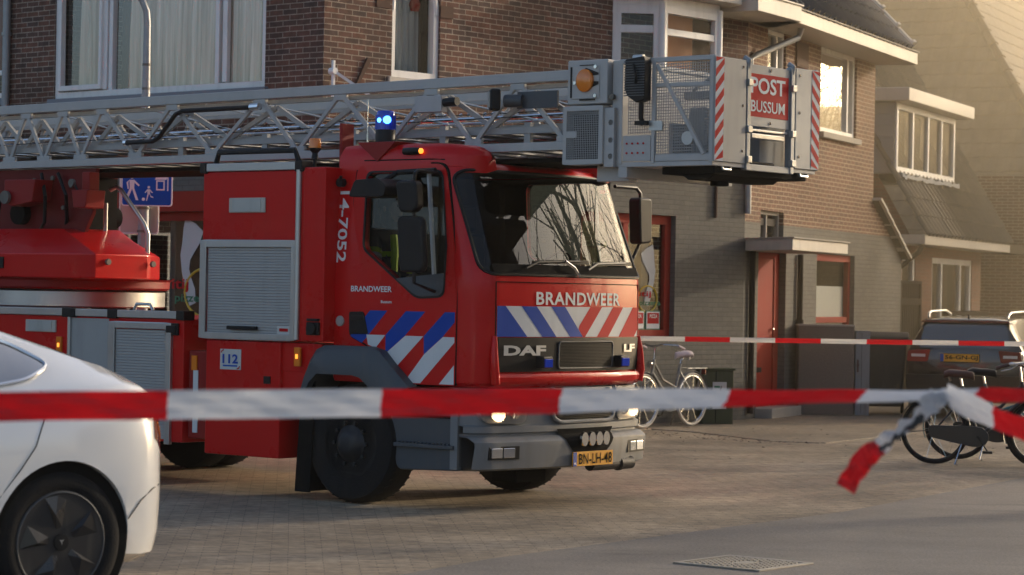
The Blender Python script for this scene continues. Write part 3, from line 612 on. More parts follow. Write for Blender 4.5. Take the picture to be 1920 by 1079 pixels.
# step panel and wheel arch beside the front wheel
b = B(); b.prism(rpoly([(.33, .92), (1.07, .92), (1.07, .31), (.46, .29), (.42, .45), (.38, .70)], [.02, .02, .03, .05, .03, .03]), -1.095, -.8, XZ); st = b.build('entry_step', 'plast', truck, bevel=.012)
b = B(); b.box(.45, 1.04, -1.13, -1.08, .47, .50)
for k in range(14): b.box(.48+.038*k, .50+.038*k, -1.128, -1.09, .50, .512)
b.build('step_tread', 'plast', st, bevel=.004)
b = B(); b.box(.40, 1.06, -1.105, -1.09, .70, .72); b.build('step_groove', 'under', st)
b = B()
ao = [(-.50, .80), (-.44, .985), (-.40, 1.10), (-.33, 1.19), (-.24, 1.225), (.20, 1.225), (.32, 1.195), (.41, 1.11), (.63, .925)]
ai = [(-.44, .80), (-.37, .93), (-.29, 1.0), (-.22, 1.0), (-.10, 1.0), (.08, 1.0), (.16, .985), (.24, .93), (.34, .80)]
n = len(ao)
def strip(y0, y1, P, Q):
    for i in range(n-1): b.quad((P[i][0], y0, P[i][1]), (P[i+1][0], y0, P[i+1][1]), (Q[i+1][0], y1, Q[i+1][1]), (Q[i][0], y1, Q[i][1]))
mid = [((a[0]*.72+c[0]*.28), (a[1]*.72+c[1]*.28)) for a, c in zip(ao, ai)]
strip(-1.06, -1.17, ao, ao); strip(-1.17, -1.215, ao, mid); strip(-1.215, -1.215, mid, ai); strip(-1.215, -.85, ai, ai); b.build('wheel_arch', 'plast', truck)
b = B(); b.prism([(-.50, .98), (-.36, .98), (-.40, .06), (-.56, .06)], -1.15, -1.135, XZ); b.box(-.52, -.40, -1.14, -.75, .07, .9); b.build('mudflap', 'under', truck)
b = B(); b.box(-.45, .42, -.82, .82, .42, .95); b.box(-9, 1.1, -.42, -.30, .45, .75); b.box(-9, 1.1, .30, .42, .45, .75); b.box(-1.9, -.3, -.7, .7, .5, .9); b.cyl((0, -.85, .46), (0, .85, .46), .07, 10); b.cyl((-3.55, -.85, .46), (-3.55, .85, .46), .10, 10); b.box(-9, -1.7, -1.0, 1.0, .72, 1.0); b.build('chassis', 'under', truck)
def wheel(x, y, s):
    f = lambda a, c, h: (x+a, y+s*h, .465+c)
    b = B(); b.lathe([(.27, .0), (.36, .012), (.43, .005), (.457, -.03), (.465, -.07), (.465, -.22), (.455, -.26), (.42, -.28), (.27, -.28)], f, 48)
    for k in range(40):
        a = 2*math.pi*k/40
        for h0, h1 in ((-.03, -.09), (-.20, -.26)): b.bar(f(.463*math.cos(a), .463*math.sin(a), h0), f(.463*math.cos(a+.05), .463*math.sin(a+.05), h1), .014, .003, up=(math.cos(a), 0, math.sin(a)))
    o = b.build('wheel', 'rubber', truck)
    b = B(); b.lathe([(.285, .0), (.275, -.02), (.25, -.10), (.19, -.06), (.16, -.01), (.145, .0), (.12, .02), (.09, .05), (.06, .06), (.001, .06)], f, 36)
    for k in range(10): a = 2*math.pi*k/10; b.cyl(f(.165*math.cos(a), .165*math.sin(a), -.03), f(.165*math.cos(a), .165*math.sin(a), .02), .016, 6)
    b.build('rim', 'rim', o)
for x in (0, -3.55):
    wheel(x, -1.12, -1); wheel(x, 1.12, 1)
wheel(-3.55, .80, 1)
# tall locker behind the cab
b = B(); b.box(-1.60, -.29, -1.195, 1.195, 1.25, 2.60); b.box(-.275, -.24, -.9, .9, 1.3, 2.5); lk = b.build('rear_locker', 'red', truck, bevel=.012)
def shutter(x0, x1, z0, z1, par, n):
    b = B(); h = (z1-z0)/n
    for k in range(n): b.prism([(0, 0), (.004, h*.12), (.005, h*.8), (0, h*.97)], x0, x1, lambda u, v, d: (d, -1.198-u, z0+h*k+v))
    return b.build('roller_shutter', 'shut', par)
sh = shutter(-1.52, -.58, 1.30, 1.985, lk, 30)
b = B(); b.box(-1.60, -1.53, -1.222, -1.19, 1.25, 2.045); b.box(-.575, -.53, -1.222, -1.19, 1.25, 2.045); b.box(-1.53, -.575, -1.222, -1.19, 1.985, 2.045); b.box(-1.53, -.575, -1.222, -1.19, 1.25, 1.30); b.build('shutter_frame', 'alu', lk, bevel=.005)
b = B(); b.box(-1.26, -.93, -1.245, -1.215, 1.325, 1.355); b.build('shutter_bar', 'black', lk, bevel=.006)
b = B(); b.box(-.72, -.575, -1.216, -1.211, 1.30, 1.365); b.build('maker_label', 'poster', lk)
b = B(); b.box(-.695, -.60, -1.2175, -1.2165, 1.32, 1.345); b.build('label_print', 'foilred', lk)
b = B(); b.cyl((-.52, -1.205, 1.26), (-.52, -1.205, 2.60), .024, 14); b.build('corner_post', 'alu', lk)
b = B(); b.box(-1.55, -.56, -1.215, -1.10, 2.60, 2.665); b.build('top_rail', 'alu', lk, bevel=.006)
for x0, x1 in ((-1.62, -1.55), (-.56, -.48)):
    b = B(); b.box(x0, x1, -1.22, -1.09, 2.585, 2.672); b.build('rail_corner', 'black', lk, bevel=.008)
b = B(); b.box(-1.29, -.885, -1.21, -1.195, 2.265, 2.385); o = b.build('scene_light', 'cream', lk, bevel=.006)
b = B(); b.box(-1.245, -.93, -1.214, -1.209, 2.275, 2.375); b.build('lens', 'signback', o)
b = B(); b.box(-.47, -.24, -1.20, -.9, 1.25, 2.62); b.build('locker_end', 'red', lk, bevel=.01)
b = B(); b.box(-.40, -.27, -1.225, -1.19, 1.30, 1.40); b.cyl((-.335, -1.22, 1.35), (-.335, -1.245, 1.35), .05, 14); b.box(-.39, -.27, -1.235, -1.20, 1.41, 1.43); b.build('air_coupling', 'black', lk, bevel=.006)
b = B(); b.tube([(-1.50, -1.15, 2.67), (-1.47, -1.15, 2.76), (-.62, -1.15, 2.76), (-.58, -1.15, 2.67)], .024, 8); b.build('roof_handrail', 'black', lk)
b = B(); b.box(-.47, -.44, -.80, -.66, 2.58, 2.99); b.build('roof_fin', 'dred', lk, bevel=.004)
b = B(); b.tube([(-.50, -1.05, 2.62), (-.50, -1.05, 2.70)], .012, 8); b.lathe([(.03, 0), (.022, .05), (.045, .075), (.05, .09)], lambda a, c, h: (-.50+a, -1.05+c, 2.69+h), 16); o = b.build('amber_beacon', 'black', lk)
b = B(); b.lathe([(.05, .09), (.049, .15), (.044, .165), (.001, .17)], lambda a, c, h: (-.50+a, -1.05+c, 2.69+h), 18); b.build('beacon_dome', 'amber', o)
# skirt, fender and lower side lockers
b = B(); b.box(-1.535, -.70, -1.195, -.95, .31, 1.235); b.box(-.72, -.36, -1.17, -.9, 1.0, 1.235); sk_ = b.build('side_skirt', 'red', truck, bevel=.012)
b = B(); b.prism([(-.70, 1.23), (-.27, 1.23), (-.42, 1.0), (-.55, .80), (-.70, .80)], -1.165, -1.0, XZ); b.build('skirt_wing', 'red', sk_)
b = B(); b.box(-1.365, -1.13, -1.20, -1.196, 1.0, 1.165); o = b.build('emergency_sticker', 'poster', sk_)
text('112', 'sticker_digits', 'blue', o, (-1.335, -1.16, 1.05, 1.125), lambda u, v, d: (u, -1.2015-d, v), bold=.03)
b = B(); b.box(-1.33, -1.17, -1.2025, -1.2005, 1.025, 1.037); b.build('sticker_line', 'signblue', o)
for pp in ([(-1.352, 1.135), (-1.345, 1.15), (-1.325, 1.158)], [(-1.143, 1.03), (-1.15, 1.015), (-1.17, 1.008)]):
    b = B(); b.tube([(x, -1.202, z) for x, z in pp], .005, 5); b.build('sticker_handset', 'foilred', o)
def sidelamp(x, z, par, lit=True):
    b = B(); b.box(x-.032, x+.032, -1.212, -1.19, z-.075, z+.075); o = b.build('side_marker', 'amber', par, bevel=.004)
    b = B(); b.box(x-.012, x+.012, -1.216, -1.211, z-.015, z+.02); b.build('bulb', 'amberlit', o)
sidelamp(-.505, 1.125, sk_); 
b = B(); b.box(-.87, -.80, -1.205, -1.19, .90, .96); b.build('latch', 'black', sk_)
b = B(); b.box(-1.76, -1.555, -1.165, -.9, .42, 1.14); fe = b.build('rear_fender', 'dred', truck, bevel=.012); 
b = B(); b.box(-1.72, -1.66, -1.175, -1.16, .98, 1.10); b.build('side_marker', 'amber', fe)
b = B(); b.box(-1.70, -1.645, -1.172, -1.164, .47, .98); b.build('reflector_strip', 'rwhite', fe)
b = B(); b.cyl((-1.60, -1.18, .62), (-1.60, -1.18, .72), .02, 8); b.build('latch', 'black', fe)
dk = B(); dk.box(-9.0, -1.80, -1.19, 1.19, .38, 1.395); deck = dk.build('deck_locker', 'red', truck, bevel=.01)
b = B(); b.box(-3.17, -2.70, -1.193, -1.1, .40, 1.38); b.build('side_panel', 'aluflat', deck)
b = B(); b.cyl((-3.185, -1.2, .40), (-3.185, -1.2, 1.39), .018, 10); b.build('panel_post', 'alu', deck)
shutter(-2.60, -1.99, .40, 1.30, deck, 38)
b = B(); b.box(-2.68, -2.605, -1.22, -1.18, .38, 1.36); b.box(-1.985, -1.925, -1.22, -1.18, .36, 1.36); b.box(-2.605, -1.985, -1.22, -1.18, 1.305, 1.36); b.build('shutter_frame', 'alu', deck, bevel=.005)
b = B(); b.tube([(-2.72, -1.23, .84), (-2.80, -1.25, .84), (-2.88, -1.23, .84)], .028, 10); b.box(-2.92, -2.70, -1.215, -1.19, .79, .90); b.build('coupling', 'chrome', deck)
b = B()
for x0, x1 in ((-9, -3.27), (-3.10, -2.70), (-2.58, -1.87)): b.box(x0, x1, -1.215, -1.10, 1.395, 1.458)
b.build('deck_rail', 'alu', deck, bevel=.006)
for x0, x1 in ((-3.27, -3.10), (-2.70, -2.58), (-1.87, -1.775)):
    b = B(); b.box(x0, x1, -1.22, -1.09, 1.385, 1.464); b.build('rail_joint', 'black', deck, bevel=.008)
b = B(); b.box(-3.75, -3.36, -1.205, -1.185, 1.25, 1.355); o = b.build('scene_light', 'cream', deck, bevel=.006)
b = B(); b.box(-3.70, -3.41, -1.21, -1.20, 1.26, 1.345); b.build('lens', 'signback', o)
sidelamp(-3.31, 1.14, deck)
b = B(); b.box(-2.0, -1.85, -1.215, -1.19, 1.26, 1.36); b.box(-1.98, -1.87, -1.225, -1.21, 1.28, 1.34); b.build('door_catch', 'black', deck, bevel=.006)
b = B(); b.tube([(-2.45, -1.14, 1.46), (-2.42, -1.14, 1.51), (-2.26, -1.14, 1.51), (-2.22, -1.14, 1.46)], .014, 8); b.build('grab_handle', 'alu', deck)
b = B()
b.bar((-1.88, -.75, 1.46), (-1.68, -.75, 2.22), .05, .03); b.bar((-1.68, -.75, 2.22), (-1.50, -.75, 2.22), .05, .03); b.bar((-1.80, -.75, 1.86), (-1.55, -.75, 1.86), .05, .03); b.build('folding_frame', 'lgrey', deck)
# turntable
tt = B(); tt.lathe([(1.08, 1.46), (1.10, 1.47), (1.10, 1.60), (1.06, 1.62)], lambda a, c, h: (-4.60+a*.83, c*.83, h), 48); tn = tt.build('turntable', 'alu', truck)
b = B(); b.lathe([(1.12, 1.62), (1.15, 1.64), (1.15, 1.70), (1.2, 1.72)], lambda a, c, h: (-4.60+a*.83, c*.83, h), 40); b.build('turntable_ring', 'dred', tn)
low = [(-6.2, -.91), (-3.20, -.91), (-3.20, -.30), (-3.23, -.23), (-4.25, .85), (-6.2, .85)]
b = B(); A = [b.bm.verts.new((x, y, 1.72)) for x, y in low]; C = [b.bm.verts.new((x, y, 1.935)) for x, y in low]
top = [(-6.2, -.62), (-3.95, -.62), (-3.72, -.20), (-3.76, -.12), (-4.5, .55), (-6.2, .55)]; D = [b.bm.verts.new((x, y, 2.16)) for x, y in top]
for i in range(6):
    j = (i+1) % 6; b.bm.faces.new((A[i], A[j], C[j], C[i])); b.bm.faces.new((C[i], C[j], D[j], D[i]))
b.bm.faces.new(A); b.bm.faces.new(D); hs = b.build('turntable_cover', 'red', tn, bevel=.012, smooth=20)
b = B()
for y, z in ((-.78, 1.865), (-.25, 1.855)): b.cyl((-3.19, y, z), (-3.165, y, z), .028, 8)
b.build('cover_bolts', 'iron', tn)
b = B(); b.box(-4.62, -4.40, -.925, -.90, 1.80, 1.90); b.build('cover_latch', 'black', tn)
for y in (-.50, .50):
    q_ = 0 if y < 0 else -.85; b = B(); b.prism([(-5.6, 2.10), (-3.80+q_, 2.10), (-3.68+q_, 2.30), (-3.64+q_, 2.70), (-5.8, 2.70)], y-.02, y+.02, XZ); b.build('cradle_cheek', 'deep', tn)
b = B(); b.box(-5.6, -4.45, -.48, .48, 2.10, 2.66); b.cyl((-4.6, -.6, 2.3), (-4.6, .6, 2.3), .10, 16); b.build('cradle_core', 'under', tn)
b = B(); b.prism([(-.0, 0), (.21, 0), (.185, -.16), (.03, -.16)], -.72, -.50, lambda u, v, d: (-3.74+u, d, 2.50+v)); b.box(-3.67, -3.57, -.66, -.54, 2.50, 2.66); b.build('cradle_bracket', 'dred', tn, bevel=.01)
b = B(); b.prism([(0, 0), (.42, 0), (.38, -.20), (.10, -.24), (0, -.2)], -.74, -.52, lambda u, v, d: (-4.62+u, d, 2.60+v)); b.build('cradle_bracket', 'dred', tn, bevel=.01)
b = B(); b.cyl((-4.57, -.75, 2.44), (-4.57, -.78, 2.44), .06, 14); b.build('cradle_pin', 'iron', tn)
b = B(); b.cyl((-3.69, -.74, 2.56), (-3.69, -.77, 2.56), .035, 12); b.build('cradle_pin', 'iron', tn)
b = B(); b.tube([(-3.78, -.22, 2.52), (-3.71, -.21, 2.55), (-3.66, -.20, 2.52), (-3.43, -.13, 2.22), (-3.40, -.11, 2.13), (-3.40, -.11, 1.90)], .020, 10); b.build('handrail', 'alu', tn)
b = B(); b.tube([(-3.75, -.3, 2.4), (-3.75, -.3, 1.95)], .02, 8); b.cyl((-4.15, -.3, 2.25), (-3.98, -.42, 2.32), .05, 12); b.build('hydraulic_ram', 'alu', tn)
for pts_ in ([(-4.3, -.58, 2.66), (-4.15, -.66, 2.45), (-4.2, -.62, 2.22), (-4.35, -.55, 2.14)], [(-4.1, -.56, 2.66), (-3.92, -.62, 2.46), (-3.98, -.55, 2.25), (-4.12, -.45, 2.15)], [(-4.9, -.6, 2.6), (-4.75, -.68, 2.4), (-4.8, -.66, 2.2)], [(-3.95, -.52, 2.60), (-3.80, -.50, 2.40), (-3.92, -.40, 2.15)]):
    b = B(); b.tube(pts_, .017, 7); b.build('hydraulic_hose', 'black', tn)
b = B()
for x_, z_ in ((-4.2, 2.62), (-4.45, 2.60), (-3.95, 2.55), (-4.05, 2.35), (-5.0, 2.3)): b.cyl((x_, -.52, z_), (x_, -.545, z_), .022, 6)
b.build('cheek_bolts', 'iron', tn)
# ladder: four nested sections
def ztop(x): return 3.246+.0098*(x+4.9)
def zbot(x): return 2.742+.0057*(x+4.9)
TN = [-6.05, -5.55, -5.05, -4.55, -4.05, -3.54, -2.65, -1.60, -.69, .28, 1.15]
BN = [-6.3, -5.8, -5.3, -4.77, -4.30, -3.81, -3.10, -2.15, -1.16, -.20, .72, 1.62]
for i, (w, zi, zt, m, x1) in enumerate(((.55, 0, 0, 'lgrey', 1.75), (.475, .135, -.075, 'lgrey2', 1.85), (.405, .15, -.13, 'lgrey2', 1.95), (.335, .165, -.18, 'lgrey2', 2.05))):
    b = B(); hc = .068 if i == 0 else .05
    for s in (-1, 1):
        b.bar((-7.5, s*w, ztop(-7.5)+zt+(.012 if i else 0)), (x1, s*w, ztop(x1)+zt+(.012 if i else 0)), .05, hc+.012 if i == 0 else .032) if i < 2 else None; b.bar((-7.5, s*w, zbot(-7.5)+zi), (x1, s*w, zbot(x1)+zi), .055, hc)
        seq = []
        sh = .13*i
        for k in range(len(BN)):
            seq.append((BN[k]+sh, 0))
            if k < len(TN): seq.append((TN[k]+sh, 1))
        for (xa, ta), (xb, tb) in zip(seq, seq[1:]):
            if xb > x1 or i > 1: break
            pa = (xa, s*w, (ztop(xa)+zt-.03) if ta else (zbot(xa)+zi+.03)); pb = (xb, s*w, (ztop(xb)+zt-.03) if tb else (zbot(xb)+zi+.03))
            b.bar(pa, pb, .03, .038)
        for x, t in seq:
            if x > x1 or i > 0: continue
            if t: b.box(x-.07, x+.07, s*w-.018, s*w+.018, ztop(x)+zt-.09, ztop(x)+zt-.03)
            else: b.box(x-.085, x+.085, s*w-.018, s*w+.018, zbot(x)+zi+.02, zbot(x)+zi+.075)
        if i == 1:
            for x in (-2.6, -1.6, -.6, .35, 1.2): b.box(x-.03, x+.03, s*w-.02, s*w+.02, zbot(x)+.02, zbot(x)+zi+.06)
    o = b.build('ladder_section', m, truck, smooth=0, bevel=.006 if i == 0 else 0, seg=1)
    b = B(); x = -7.4+.1*i
    while x < x1: b.tube([(x, -w, zbot(x)+zi), (x, w, zbot(x)+zi)], .016, 6); x += .30
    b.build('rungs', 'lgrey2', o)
    if i == 0: L0 = o
b = B(); b.tube([(-7, .40, 3.04), (1.7, .40, 3.11)], .018, 8); b.tube([(-7, .20, 2.98), (1.7, .20, 3.05)], .012, 6); b.build('supply_pipe', 'chrome', L0)
b = B()
for x in [-7+.011*0+.62*k for k in range(14)]: b.tube([(x, -.40, zbot(x)+.13), (x+.30, .40, zbot(x)+.13)], .008, 5)
for k in range(24): b.cyl((-1.5+.085*k, .33, 3.115+.0008*k), (-1.5+.085*k, .30, 3.115), .012, 6)
b.build('cross_rods', 'chrome', L0)
b = B()
for x, dx in ((-4.2, .35), (-3.7, .35), (-3.05, .55), (-2.3, .75), (-1.75, .75), (-.9, .75), (.05, .75), (.95, .6)): b.tube([(x, -.50, ztop(x)-.05), (x+dx, .30, zbot(x)+.26)], .009, 6)
b.build('diagonal_rods', 'alu', L0)
b = B(); b.tube([(-7, -.56, 2.90), (1.7, -.56, 3.02)], .004, 5); b.tube([(-7, -.45, 2.99), (1.7, -.45, 3.06)], .004, 5); b.build('pull_cable', 'black', L0)
b = B(); b.tube([(-3.17, -.60, 2.91), (-3.10, -.60, 2.91), (-2.84, -.60, 2.915), (-2.76, -.60, 2.95), (-2.56, -.60, 3.14), (-2.48, -.60, 3.165), (-1.62, -.60, 3.172)], .020, 10); b.build('cranked_hose', 'black', L0)
b = B(); b.cyl((-3.19, -.60, 2.91), (-3.155, -.60, 2.91), .03, 10); b.cyl((-1.66, -.60, 3.172), (-1.56, -.60, 3.175), .032, 10); b.build('hose_coupling', 'chrome', L0)
b = B(); b.box(.20, .47, -.66, -.58, 3.065, 3.195); o = b.build('junction_box', 'lgrey', L0, bevel=.006)
b = B(); b.cyl((.47, -.62, 3.14), (.60, -.62, 3.145), .035, 10); b.build('cable_gland', 'black', o)
b = B(); b.box(-.05, .05, -.05, .05, -.085, .085, lambda x, y, z: (1.04+x*.7+y*.5, -.70+y*.7-x*.6, 3.135+z)); o = b.build('work_light', 'black', L0, bevel=.02)
b = B(); b.box(-.03, .03, -.062, -.05, -.06, .06, lambda x, y, z: (1.04+x*.7+y*.5, -.70+y*.7-x*.6, 3.135+z)); b.build('lens', 'signback', o)
b = B(); b.cyl((1.08, -.62, 3.13), (1.22, -.58, 3.13), .05, 12); b.box(1.16, 1.55, -.575, -.56, 3.07, 3.2); b.build('light_bracket', 'plast', L0)
b = B(); b.lathe([(.075, -.02), (.085, 0), (.075, .02), (.04, .02), (.04, -.02)], lambda a, c, h: (1.66+a, -.3+h, 3.20+c), 18, close=True); b.build('cable_pulley', 'leather', L0)
b = B(); b.box(-6, 1.6, -.42, .42, 2.665, 2.70); b.build('ladder_tray', 'under', L0)
# rescue basket
bk = B(); bk.box(2.22, 3.05, -.70, .70, 2.60, 2.635); bk.box(2.22, 2.30, -.70, .70, 2.52, 2.60)
for x in (2.24, 2.53, 3.04):
    bk.bar((x, -.69, 2.62), (x, -.69, 3.385), .035, .03)
bk.bar((2.22, -.69, 3.375), (3.06, -.69, 3.375), .03, .035); bk.bar((2.22, .69, 3.375), (3.06, .69, 3.375), .03, .035); bk.bar((2.24, .69, 2.62), (2.24, .69, 3.385), .03); bk.bar((2.22, -.69, 3.37), (2.22, .69, 3.37), .03)
bk.bar((2.55, -.695, 2.66), (3.04, -.695, 2.66), .02, .05); bk.bar((2.53, -.695, 3.19), (3.04, -.68, 3.19), .02, .03); bk.bar((2.56, -.70, 3.34), (2.98, -.70, 2.68), .028, .028)
basket = bk.build('rescue_basket', 'lgrey', truck, bevel=.004, seg=1)
b = B(); b.box(2.26, 2.51, -.705, -.69, 2.64, 2.83); b.box(2.52, 2.55, -.705, -.69, 2.83, 3.36); b.build('side_plate', 'lgrey', basket, bevel=.003)
b = B()
for i in range(4):
    for j in range(2): b.cyl((2.30+.05*i, -.707, 2.70+.07*j), (2.30+.05*i, -.712, 2.70+.07*j), .008, 6)
b.build('rivets', 'foilred', basket)
b = B()
k = 2.55
while k < 3.03: b.bar((k, -.69, 2.68), (k, -.69, 3.35), .005); k += .021
k = 2.69
while k < 3.35: b.bar((2.55, -.69, k), (3.03, -.69, k), .005); k += .021
k = 2.30
while k < 2.52: b.bar((k, -.69, 2.84), (k, -.69, 3.35), .005); k += .021
k = 2.85
while k < 3.35: b.bar((2.30, -.69, k), (2.52, -.69, k), .005); k += .021
b.build('side_mesh', 'lgrey2', basket, smooth=0)
b = B()
k = 2.30
while k < 3.03: b.bar((k, .68, 2.66), (k, .68, 3.35), .005); k += .03
k = 2.68
while k < 3.35: b.bar((2.26, .68, k), (3.03, .68, k), .005); k += .03
b.build('far_mesh', 'lgrey2', basket, smooth=0)
# inside the basket
b = B(); b.box(2.60, 2.75, -.35, .05, 2.64, 3.05); b.box(2.62, 2.95, -.45, -.40, 3.10, 3.16); b.tube([(2.7, -.45, 3.16), (2.85, -.45, 3.25), (2.95, -.45, 3.25)], .015, 6); b.box(2.8, 2.98, -.3, -.2, 2.64, 2.70); b.box(2.60, 2.9, .15, .5, 2.64, 2.95); b.build('control_console', 'lgrey2', basket, bevel=.008)
b = B(); b.cyl((2.83, -.66, 2.80), (2.83, -.70, 2.80), .05, 14); b.build('plug_plate', 'poster', basket)
for y0, y1, sgn in ((-.70, -.29, 1), (.385, .72, -1)):
    b = B(); b.box(3.035, 3.065, y0, y1, 2.63, 3.385); cn = b.build('front_corner_box', 'aluflat', basket, bevel=.006)
    ya, yb = ((y0+.004, y0+.112) if sgn > 0 else (y1-.112, y1-.004)); xf = 3.0672
    b = B(); b.box(xf-.001, xf, ya, yb, 2.635, 3.38); hb = b.build('hazard_board', 'rwhite', cn)
    b = B()
    for k in range(8):
        z0 = 2.56+.112*k; lo = (z0, z0+.056)
        pts = [(ya, z0), (yb, z0+.10), (yb, z0+.158), (ya, z0+.058)] if sgn > 0 else [(ya, z0+.10), (yb, z0), (yb, z0+.058), (ya, z0+.158)]
        # clip to board
        pts = [(y, min(3.379, max(2.636, z))) for y, z in pts]
        if max(z for _, z in pts)-min(z for _, z in pts) > .02: b.bm.faces.new([b.bm.verts.new((xf+.0015, y, z)) for y, z in pts])
    b.build('hazard_stripes', 'foilred', hb, smooth=0)
    for z in (2.72, 3.05, 3.33):
        b = B(); b.cyl((3.064, y1-.05 if sgn > 0 else y0+.05, z), (3.07, y1-.05 if sgn > 0 else y0+.05, z), .011, 8); b.build('rivet', 'chrome', cn)
    b = B(); b.tube([(3.02, (y0+y1)/2-.06, 2.64), (3.04, (y0+y1)/2-.05, 2.58), (3.04, (y0+y1)/2+.05, 2.58), (3.02, (y0+y1)/2+.06, 2.64)], .010, 6); b.build('tie_handle', 'alu', cn)
for y in (-.255, .345):
    b = B(); b.bar((3.04, y, 2.585), (3.04, y, 3.35), .05, .055); b.tube([(3.05, y, 3.33), (3.06, y, 3.39), (3.02, y, 3.41)], .022, 8); b.cyl((3.04, y-.03, 3.36), (3.04, y+.03, 3.36), .028, 10); b.build('gate_post', 'pole', basket, bevel=.006)
    for z in (2.64, 2.86, 3.20):
        b = B(); b.box(3.05, 3.085, y-.028, y+.028, z, z+.05); b.build('hinge', 'alu', basket, bevel=.005)
b = B(); b.box(3.035, 3.05, -.23, .32, 2.915, 3.365); gp = b.build('gate_panel', 'aluflat', basket, bevel=.004)
b = B(); b.box(3.05, 3.0525, -.225, .30, 2.985, 3.30); sg = b.build('station_sign', 'foilred', gp)
text('POST', 'sign_lettering', 'white', sg, (-.215, .250, 3.155, 3.275), lambda u, v, d: (3.0535+d, u, v), bold=.022)
text('BUSSUM', 'sign_lettering', 'white', sg, (-.210, .245, 3.02, 3.105), lambda u, v, d: (3.0535+d, u, v), bold=.009)
b = B()
for y, z in ((.05, 3.335), (.05, 2.945)): b.cyl((3.05, y, z), (3.057, y, z), .012, 8)
b.build('rivets', 'chrome', gp)
b = B(); b.box(3.03, 3.06, -.235, .33, 2.585, 2.632); b.build('gate_threshold', 'aluflat', basket, bevel=.006)
b = B(); b.box(2.95, 3.05, -.22, .30, 2.875, 2.895); b.box(3.0, 3.055, -.19, .25, 2.825, 2.862); b.build('folding_step', 'alu', basket, bevel=.006)
b = B(); b.tube([(2.9, -.03, 2.86), (2.9, -.03, 2.70), (2.9, .02, 2.66), (2.9, .1, 2.65), (2.9, .33, 2.65)], .02, 8); b.build('hose_loop', 'black', basket)
b = B(); b.box(2.6, 2.63, -.6, .2, 2.64, 2.92); b.build('inner_bin', 'lgrey2', basket)
b = B(); b.box(2.55, 3.02, -.86+.25, .62, 2.545, 2.60); b.prism([(2.70, 2.545), (3.0, 2.545), (2.94, 2.505), (2.76, 2.505)], -.58, .30, XZ); b.cyl((2.85, -.3, 2.47), (2.85, -.3, 2.51), .07, 14); b.build('basket_base', 'under', basket, bevel=.008)
# lamp housings at the ladder head
def boxframe(x0, x1, z0, z1, y0, y1, t, b):
    b.box(x0, x0+t, y0, y1, z0, z1); b.box(x1-t, x1, y0, y1, z0, z1); b.box(x0+t, x1-t, y0, y1, z0, z0+t); b.box(x0+t, x1-t, y0, y1, z1-t, z1); b.box(x0+t, x1-t, y1-.02, y1, z0+t, z1-t)
b = B(); b.box(1.76, 2.13, -.73, -.56, 3.07, 3.40); fl = b.build('flood_housing', 'lgrey', basket, bevel=.01)
b = B(); b.box(1.80, 2.06, -.738, -.729, 3.11, 3.36); b.build('housing_lid', 'lgrey', fl, bevel=.006)
b = B(); b.box(1.795, 1.81, -.742, -.73, 3.12, 3.35); b.box(1.88, 2.02, -.742, -.73, 3.098, 3.108); b.box(1.88, 2.02, -.742, -.73, 3.355, 3.362); b.prism([(1.93, 3.17), (2.055, 3.215), (2.055, 3.235), (1.99, 3.24), (1.99, 3.28), (2.055, 3.285), (2.055, 3.30), (1.94, 3.34), (1.90, 3.32), (1.89, 3.20)], -.742, -.736, XZ); b.build('lamp_bracket', 'black', fl)
b = B(); b.lathe([(.085, 0), (.085, .02), (.07, .032), (.03, .036), (.001, .036)], lambda a, c, h: (1.935+a*.9, -.738-h, 3.245+c), 26); b.build('amber_lamp', 'amber', fl)
b = B()
for x, z in ((2.03, 3.345), (2.03, 3.13), (1.84, 3.23)): b.cyl((x, -.735, z), (x, -.752, z), .014, 8)
b.build('housing_bolts', 'chrome', fl)
b = B(); boxframe(1.73, 2.10, 2.625, 3.055, -.74, -.56, .035, b); b.box(1.765, 1.86, -.742, -.735, 2.82, 2.87); b.box(2.10, 2.19, -.72, -.55, 2.60, 3.04); ck = b.build('cable_cage', 'lgrey', basket, bevel=.005)
b = B()
k = 1.765
while k < 2.065: b.bar((k, -.737, 2.66), (k, -.737, 3.02), .004); k += .0165
k = 2.66
while k < 3.02: b.bar((1.765, -.737, k), (2.065, -.737, k), .004); k += .0165
b.build('cage_mesh', 'lgrey2', ck, smooth=0)
b = B(); b.box(1.77, 2.06, -.66, -.60, 2.66, 3.0); b.build('cage_inside', 'under', ck)
b = B(); b.box(2.14, 2.22, -.68, .60, 2.60, 3.39); b.box(1.75, 2.2, -.50, .50, 2.66, 2.75); b.bar((1.7, -.4, 2.8), (2.2, -.4, 2.7), .06); b.bar((1.7, .4, 2.8), (2.2, .4, 2.7), .06); b.box(1.95, 2.25, -.6, -.5, 2.5, 2.62); b.build('basket_mount', 'lgrey', basket, bevel=.008)
b = B(); 
for z in (2.68, 2.80, 2.93, 3.12): b.cyl((2.16, -.69, z), (2.16, -.72, z), .022, 8)
b.build('mount_pins', 'iron', basket)
b = B(); b.prism([(2.335, 3.38), (2.50, 3.40), (2.515, 3.36), (2.515, 3.08), (2.44, 3.06), (2.36, 3.11), (2.335, 3.16)], -.80, -.71, XZ); sl = b.build('searchlight', 'black', basket, bevel=.01)
b = B()
for k in range(14): b.box(2.335, 2.515, -.806, -.80, 3.11+.019*k, 3.118+.019*k)
b.build('cooling_fins', 'plast', sl)
b = B(); b.tube([(2.46, -.755, 3.08), (2.46, -.755, 2.95), (2.47, -.74, 2.90)], .02, 8); b.box(2.41, 2.50, -.77, -.70, 2.90, 2.93); b.tube([(2.42, -.81, 3.34), (2.46, -.83, 3.25), (2.44, -.81, 3.2)], .010, 6); b.build('light_stalk', 'black', sl)
